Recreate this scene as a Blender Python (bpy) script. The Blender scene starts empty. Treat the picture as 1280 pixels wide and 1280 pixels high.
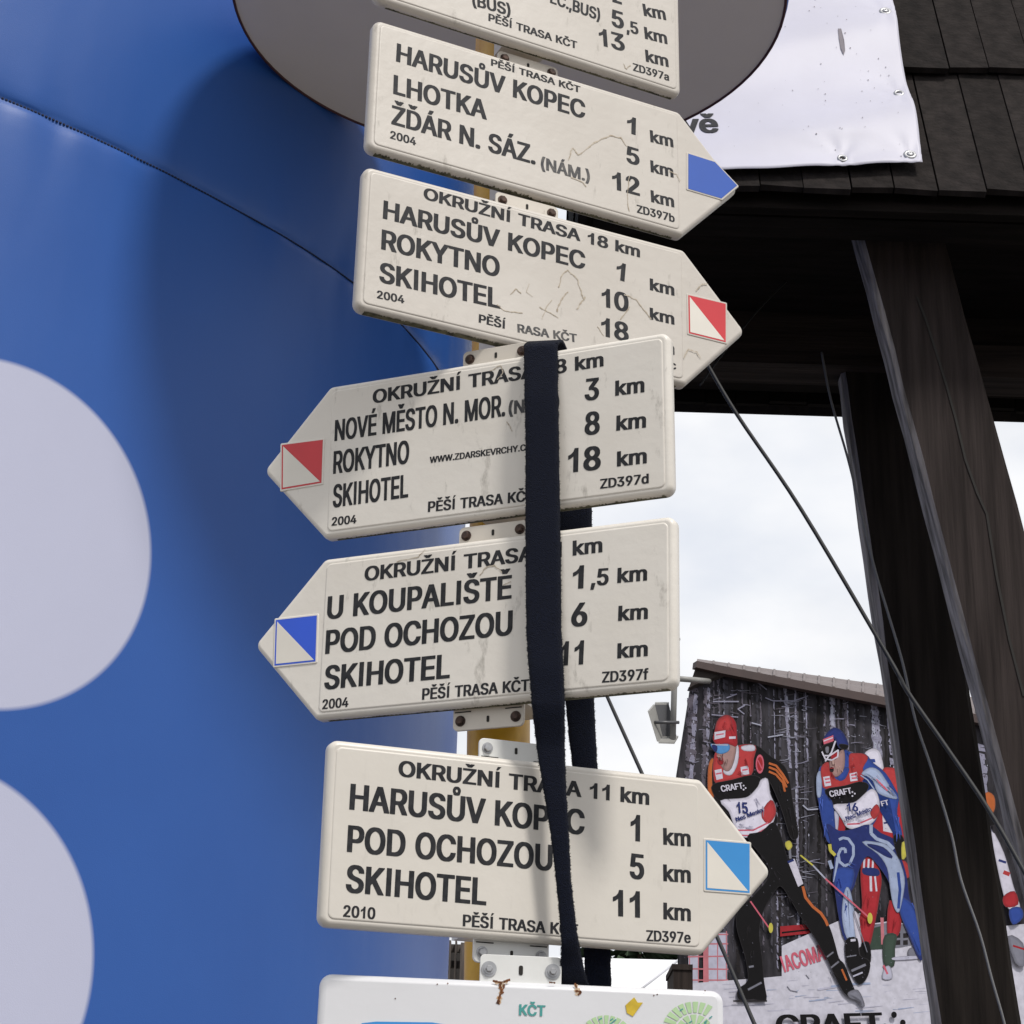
import bpy, bmesh, math, random
from mathutils import Vector, Matrix
from mathutils.geometry import tessellate_polygon
random.seed(7)
R_ = math.radians
scene = bpy.context.scene
COL = scene.collection

# ------------------------------------------------------------------ camera
CAM = Vector((0, 0, 1.6))
FPX = 2531.16                      # focal length in photograph pixels (1280 wide)
PITCH, ROLL = .37598312, .03006425
FW = Vector((0, math.cos(PITCH), math.sin(PITCH)))
_r = Vector((1, 0, 0)); _u = _r.cross(FW)
RT = math.cos(ROLL)*_r + math.sin(ROLL)*_u
UP = -math.sin(ROLL)*_r + math.cos(ROLL)*_u
cam = bpy.data.cameras.new('camera')
cam.sensor_width = 36; cam.lens = 36*FPX/1280
cam.clip_start = .05; cam.clip_end = 3000
camo = bpy.data.objects.new('camera', cam); COL.objects.link(camo)
m = Matrix((RT, UP, -FW)).transposed().to_4x4(); m.translation = CAM
camo.matrix_world = m
scene.camera = camo

# ------------------------------------------------------------------ light
SUN_DIR = Vector((.33, -.50, .80)).normalized()        # towards the light
SUN_EL = math.asin(SUN_DIR.z); SUN_AZ = math.atan2(SUN_DIR.x, SUN_DIR.y)
world = bpy.data.worlds.new('World'); scene.world = world; world.use_nodes = True
nt = world.node_tree; nt.nodes.clear()
def N(t, typ, **kw):
    n = t.nodes.new(typ)
    for k, v in kw.items(): setattr(n, k, v)
    return n
sky = N(nt, 'ShaderNodeTexSky', sky_type='NISHITA', sun_disc=False, sun_elevation=SUN_EL, sun_rotation=SUN_AZ,
        air_density=1.0, dust_density=2.0, ozone_density=1.0)
tc = N(nt, 'ShaderNodeTexCoord')
mp = N(nt, 'ShaderNodeMapping'); mp.inputs['Scale'].default_value = (1, 1, 1.9)
no = N(nt, 'ShaderNodeTexNoise'); no.inputs['Scale'].default_value = 5.0; no.inputs['Detail'].default_value = 7; no.inputs['Roughness'].default_value = .5
cr = N(nt, 'ShaderNodeValToRGB'); cr.color_ramp.elements[0].position = .32; cr.color_ramp.elements[1].position = .56
cr.color_ramp.elements[0].color = (.86,)*3+(1,); cr.color_ramp.elements[1].color = (1,)*3+(1,)
no2 = N(nt, 'ShaderNodeTexNoise'); no2.inputs['Scale'].default_value = 9.0; no2.inputs['Detail'].default_value = 5
cr2 = N(nt, 'ShaderNodeValToRGB'); cr2.color_ramp.elements[0].position = .3; cr2.color_ramp.elements[1].position = .65
cr2.color_ramp.elements[0].color = (12.0, 12.6, 13.8, 1); cr2.color_ramp.elements[1].color = (15.2, 15.3, 15.6, 1)
mx = N(nt, 'ShaderNodeMixRGB'); bg = N(nt, 'ShaderNodeBackground'); bg.inputs['Strength'].default_value = .082
wo = N(nt, 'ShaderNodeOutputWorld')
L = nt.links.new
L(tc.outputs['Generated'], mp.inputs['Vector']); L(mp.outputs[0], no.inputs['Vector']); L(mp.outputs[0], no2.inputs['Vector'])
L(no.outputs['Fac'], cr.inputs[0]); L(no2.outputs['Fac'], cr2.inputs[0]); L(cr.outputs[0], mx.inputs[0])
L(sky.outputs[0], mx.inputs[1]); L(cr2.outputs[0], mx.inputs[2]); L(mx.outputs[0], bg.inputs[0]); L(bg.outputs[0], wo.inputs[0])
sun = bpy.data.lights.new('sun', 'SUN'); sun.energy = 3.5; sun.angle = R_(9); sun.color = (1, .96, .9)
so = bpy.data.objects.new('sun', sun); COL.objects.link(so)
so.rotation_euler = SUN_DIR.to_track_quat('Z', 'Y').to_euler()
vs = scene.view_settings
vs.view_transform = 'Standard'; vs.look = 'None'; vs.gamma = 1; vs.use_curve_mapping = False; vs.exposure = -0.33

# ------------------------------------------------------------------ materials
def lin(c):
    return tuple((v/255/12.92 if v/255 <= .04045 else ((v/255+.055)/1.055)**2.4) for v in c)
MATS = {}
def mat(name, col, rough=.6, var=0, scale=20, col2=None, bump=0, bscale=None, stretch=(1, 1, 1), metal=0, spec=.5, sheen=0, detail=6, coord='Object', specks=0):
    m = bpy.data.materials.new(name); m.use_nodes = True; t = m.node_tree
    b = t.nodes['Principled BSDF']; b.inputs['Roughness'].default_value = rough
    b.inputs['Metallic'].default_value = metal; b.inputs['Specular IOR Level'].default_value = spec
    if sheen: b.inputs['Sheen Weight'].default_value = sheen; b.inputs['Sheen Roughness'].default_value = .6
    co = N(t, 'ShaderNodeTexCoord'); ma = N(t, 'ShaderNodeMapping'); ma.inputs['Scale'].default_value = stretch
    t.links.new(co.outputs[coord], ma.inputs['Vector'])
    nz = N(t, 'ShaderNodeTexNoise'); nz.inputs['Scale'].default_value = scale; nz.inputs['Detail'].default_value = detail
    t.links.new(ma.outputs[0], nz.inputs['Vector'])
    r = N(t, 'ShaderNodeValToRGB'); r.color_ramp.elements[0].position = .35; r.color_ramp.elements[1].position = .65
    c2 = col2 if col2 else tuple(v*(1-var) for v in col)
    r.color_ramp.elements[0].color = (*c2, 1); r.color_ramp.elements[1].color = (*col, 1)
    t.links.new(nz.outputs['Fac'], r.inputs[0])
    if specks:                             # small dirt spots and faint grey runs
        mp_ = N(t, 'ShaderNodeMapping'); mp_.inputs['Scale'].default_value = (1, 1, .35); t.links.new(co.outputs[coord], mp_.inputs['Vector'])
        n3 = N(t, 'ShaderNodeTexNoise'); n3.inputs['Scale'].default_value = 45; n3.inputs['Detail'].default_value = 8; n3.inputs['Roughness'].default_value = .7; t.links.new(mp_.outputs[0], n3.inputs['Vector'])
        r3 = N(t, 'ShaderNodeValToRGB'); r3.color_ramp.elements[0].position = .60; r3.color_ramp.elements[1].position = .78; r3.color_ramp.elements[1].color = (specks,)*3+(1,); r3.color_ramp.elements[0].color = (0, 0, 0, 1)
        t.links.new(n3.outputs['Fac'], r3.inputs[0])
        mm = N(t, 'ShaderNodeMixRGB'); t.links.new(r3.outputs[0], mm.inputs[0]); t.links.new(r.outputs[0], mm.inputs[1]); mm.inputs[2].default_value = (.17, .15, .12, 1)
        t.links.new(mm.outputs[0], b.inputs['Base Color'])
    else: t.links.new(r.outputs[0], b.inputs['Base Color'])
    if bump:
        n2 = nz
        if bscale:
            n2 = N(t, 'ShaderNodeTexNoise'); n2.inputs['Scale'].default_value = bscale; n2.inputs['Detail'].default_value = 5
            t.links.new(ma.outputs[0], n2.inputs['Vector'])
        bp = N(t, 'ShaderNodeBump'); bp.inputs['Strength'].default_value = 1; bp.inputs['Distance'].default_value = bump
        t.links.new(n2.outputs['Fac'], bp.inputs['Height']); t.links.new(bp.outputs[0], b.inputs['Normal'])
    MATS[name] = m
    return m

def wood(name, c1, c2, axis='z', rough=.85, bump=.004):
    st = {'z': (22, 22, 1.2), 'x': (1.2, 22, 22)}[axis]
    return mat(name, c1, rough, spec=.15, scale=1.6, col2=c2, bump=bump, bscale=3.0, stretch=st, detail=9)

# ------------------------------------------------------------------ helpers
def tag(o, label=None, cat=None, group=None, kind=None):
    for k, v in (('label', label), ('category', cat), ('group', group), ('kind', kind)):
        if v: o[k] = v
    return o
def empty(name, loc, label=None, cat=None, group=None, kind=None):
    o = bpy.data.objects.new(name, None); COL.objects.link(o); o.location = loc; o.empty_display_size = .1
    o.matrix_world = Matrix.Translation(Vector(loc))
    return tag(o, label, cat, group, kind)
def wloc(o):
    v = Vector((0, 0, 0))
    while o: v += o.location; o = o.parent
    return v
class MB:
    def __init__(s): s.v = []; s.f = []; s.m = []; s.mats = []; s.sm = []
    def mi(s, m):
        if m not in s.mats: s.mats.append(m)
        return s.mats.index(m)
    def add(s, vs, fs, m, smooth=False):
        b = len(s.v); i = s.mi(m); s.v += [Vector(v) for v in vs]
        for f in fs: s.f.append([b+k for k in f]); s.m.append(i); s.sm.append(smooth)
    def box(s, o, a, b, c, m):            # corner + three edge vectors
        o, a, b, c = map(Vector, (o, a, b, c))
        P = [o, o+a, o+a+b, o+b, o+c, o+a+c, o+a+b+c, o+b+c]
        F = [(0, 3, 2, 1), (4, 5, 6, 7), (0, 1, 5, 4), (1, 2, 6, 5), (2, 3, 7, 6), (3, 0, 4, 7)]
        if a.cross(b).dot(c) < 0: F = [f[::-1] for f in F]
        s.add(P, F, m)
    def cbox(s, c, sx, sy, sz, m): s.box(Vector(c)-Vector((sx/2, sy/2, sz/2)), (sx, 0, 0), (0, sy, 0), (0, 0, sz), m)
    def prism(s, pts, d, m):              # planar polygon pushed by vector d
        pts = [Vector(p) for p in pts]; d = Vector(d); n = len(pts)
        s.add(pts+[p+d for p in pts], [tuple(range(n))[::-1], tuple(range(n, 2*n))]+[(i, (i+1) % n, n+(i+1) % n, n+i) for i in range(n)], m)
    def loft(s, loops, m, cap0=True, cap1=True, smooth=True, closed=True):
        n = len(loops[0]); V = [p for l in loops for p in l]; F = []
        for k in range(len(loops)-1):
            for i in range(n if closed else n-1):
                j = (i+1) % n; F.append((k*n+i, k*n+j, (k+1)*n+j, (k+1)*n+i))
        s.add(V, F, m, smooth)
        b = len(s.v)-len(V); mi = s.mi(m)
        if cap0: s.f.append([b+i for i in range(n)][::-1]); s.m.append(mi); s.sm.append(False)
        if cap1: s.f.append([b+(len(loops)-1)*n+i for i in range(n)]); s.m.append(mi); s.sm.append(False)
    def tube(s, pts, r, m, n=10, caps=True):
        pts = [Vector(p) for p in pts]; loops = []
        for i, p in enumerate(pts):
            t = (pts[min(i+1, len(pts)-1)]-pts[max(i-1, 0)]).normalized()
            a = t.cross(Vector((.13, .2, 1) if abs(t.z) < .9 else (1, .1, 0))).normalized(); b = t.cross(a)
            rr = r[i] if isinstance(r, (list, tuple)) else r
            loops.append([p+rr*(math.cos(2*math.pi*k/n)*a+math.sin(2*math.pi*k/n)*b) for k in range(n)])
        s.loft(loops, m, caps, caps)
    def build(s, name, parent=None, label=None, cat=None, group=None, kind=None, fixn=False):
        me = bpy.data.meshes.new(name)
        off = wloc(parent) if parent else (sum(s.v, Vector())/max(1, len(s.v)) if s.v else Vector())
        me.from_pydata([v-off for v in s.v], [], s.f)
        for mm in s.mats: me.materials.append(mm)
        for p, i, q in zip(me.polygons, s.m, s.sm): p.material_index = i; p.use_smooth = q
        if fixn:
            bm = bmesh.new(); bm.from_mesh(me); bmesh.ops.recalc_face_normals(bm, faces=bm.faces); bm.to_mesh(me); bm.free()
        o = bpy.data.objects.new(name, me); COL.objects.link(o)
        if parent: o.parent = parent
        else: o.location = off
        return tag(o, label, cat, group, kind)

def ray(x, y): return (FW*FPX + RT*(x-640) - UP*(y-640)).normalized()
class Plane:
    """a real flat surface of the place: origin, unit across, unit up, normal towards the viewer's side"""
    def __init__(s, o, u, v):
        s.o = Vector(o); s.u = Vector(u).normalized(); s.n = s.u.cross(Vector(v)).normalized(); s.v = s.n.cross(s.u)
    def at(s, x, y, w=0):                  # point of the plane that the photograph shows at pixel x, y
        r = ray(x, y); t = (s.o+s.n*w-CAM).dot(s.n)/r.dot(s.n); return CAM+r*t
    def uv(s, p): d = p-s.o; return d.dot(s.u), d.dot(s.v)
    def P(s, u, v, w=0): return s.o+s.u*u+s.v*v+s.n*w
def frontal(y): return Plane((0, y, 0), (1, 0, 0), (0, 0, 1))

def rpoly(corners, rad, inset=0, seg=6):
    """rounded convex polygon, offset inwards"""
    n = len(corners); C = [Vector((c[0], c[1])) for c in corners]
    area = sum(C[i].x*C[(i+1) % n].y-C[(i+1) % n].x*C[i].y for i in range(n))
    if area < 0: C = C[::-1]; rad = rad[::-1] if isinstance(rad, (list, tuple)) else rad
    out = []
    E = [(C[(i+1) % n]-C[i]).normalized() for i in range(n)]
    Nn = [Vector((-e.y, e.x)) for e in E]
    for i in range(n):
        e0, e1 = E[i-1], E[i]; n0, n1 = Nn[i-1], Nn[i]
        bis = (n0+n1); bis = bis/(1+n0.dot(n1))
        r = (rad[i] if isinstance(rad, (list, tuple)) else rad)
        c = C[i]+bis*r; rr = max(r-inset, .0004)
        if r < inset: c = C[i]+bis*(inset+.0004)
        a0 = math.atan2(-n0.y, -n0.x); a1 = math.atan2(-n1.y, -n1.x)
        while a1 < a0: a1 += 2*math.pi
        for k in range(seg+1):
            a = a0+(a1-a0)*k/seg; out.append((c.x+rr*math.cos(a), c.y+rr*math.sin(a)))
    return out

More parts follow.
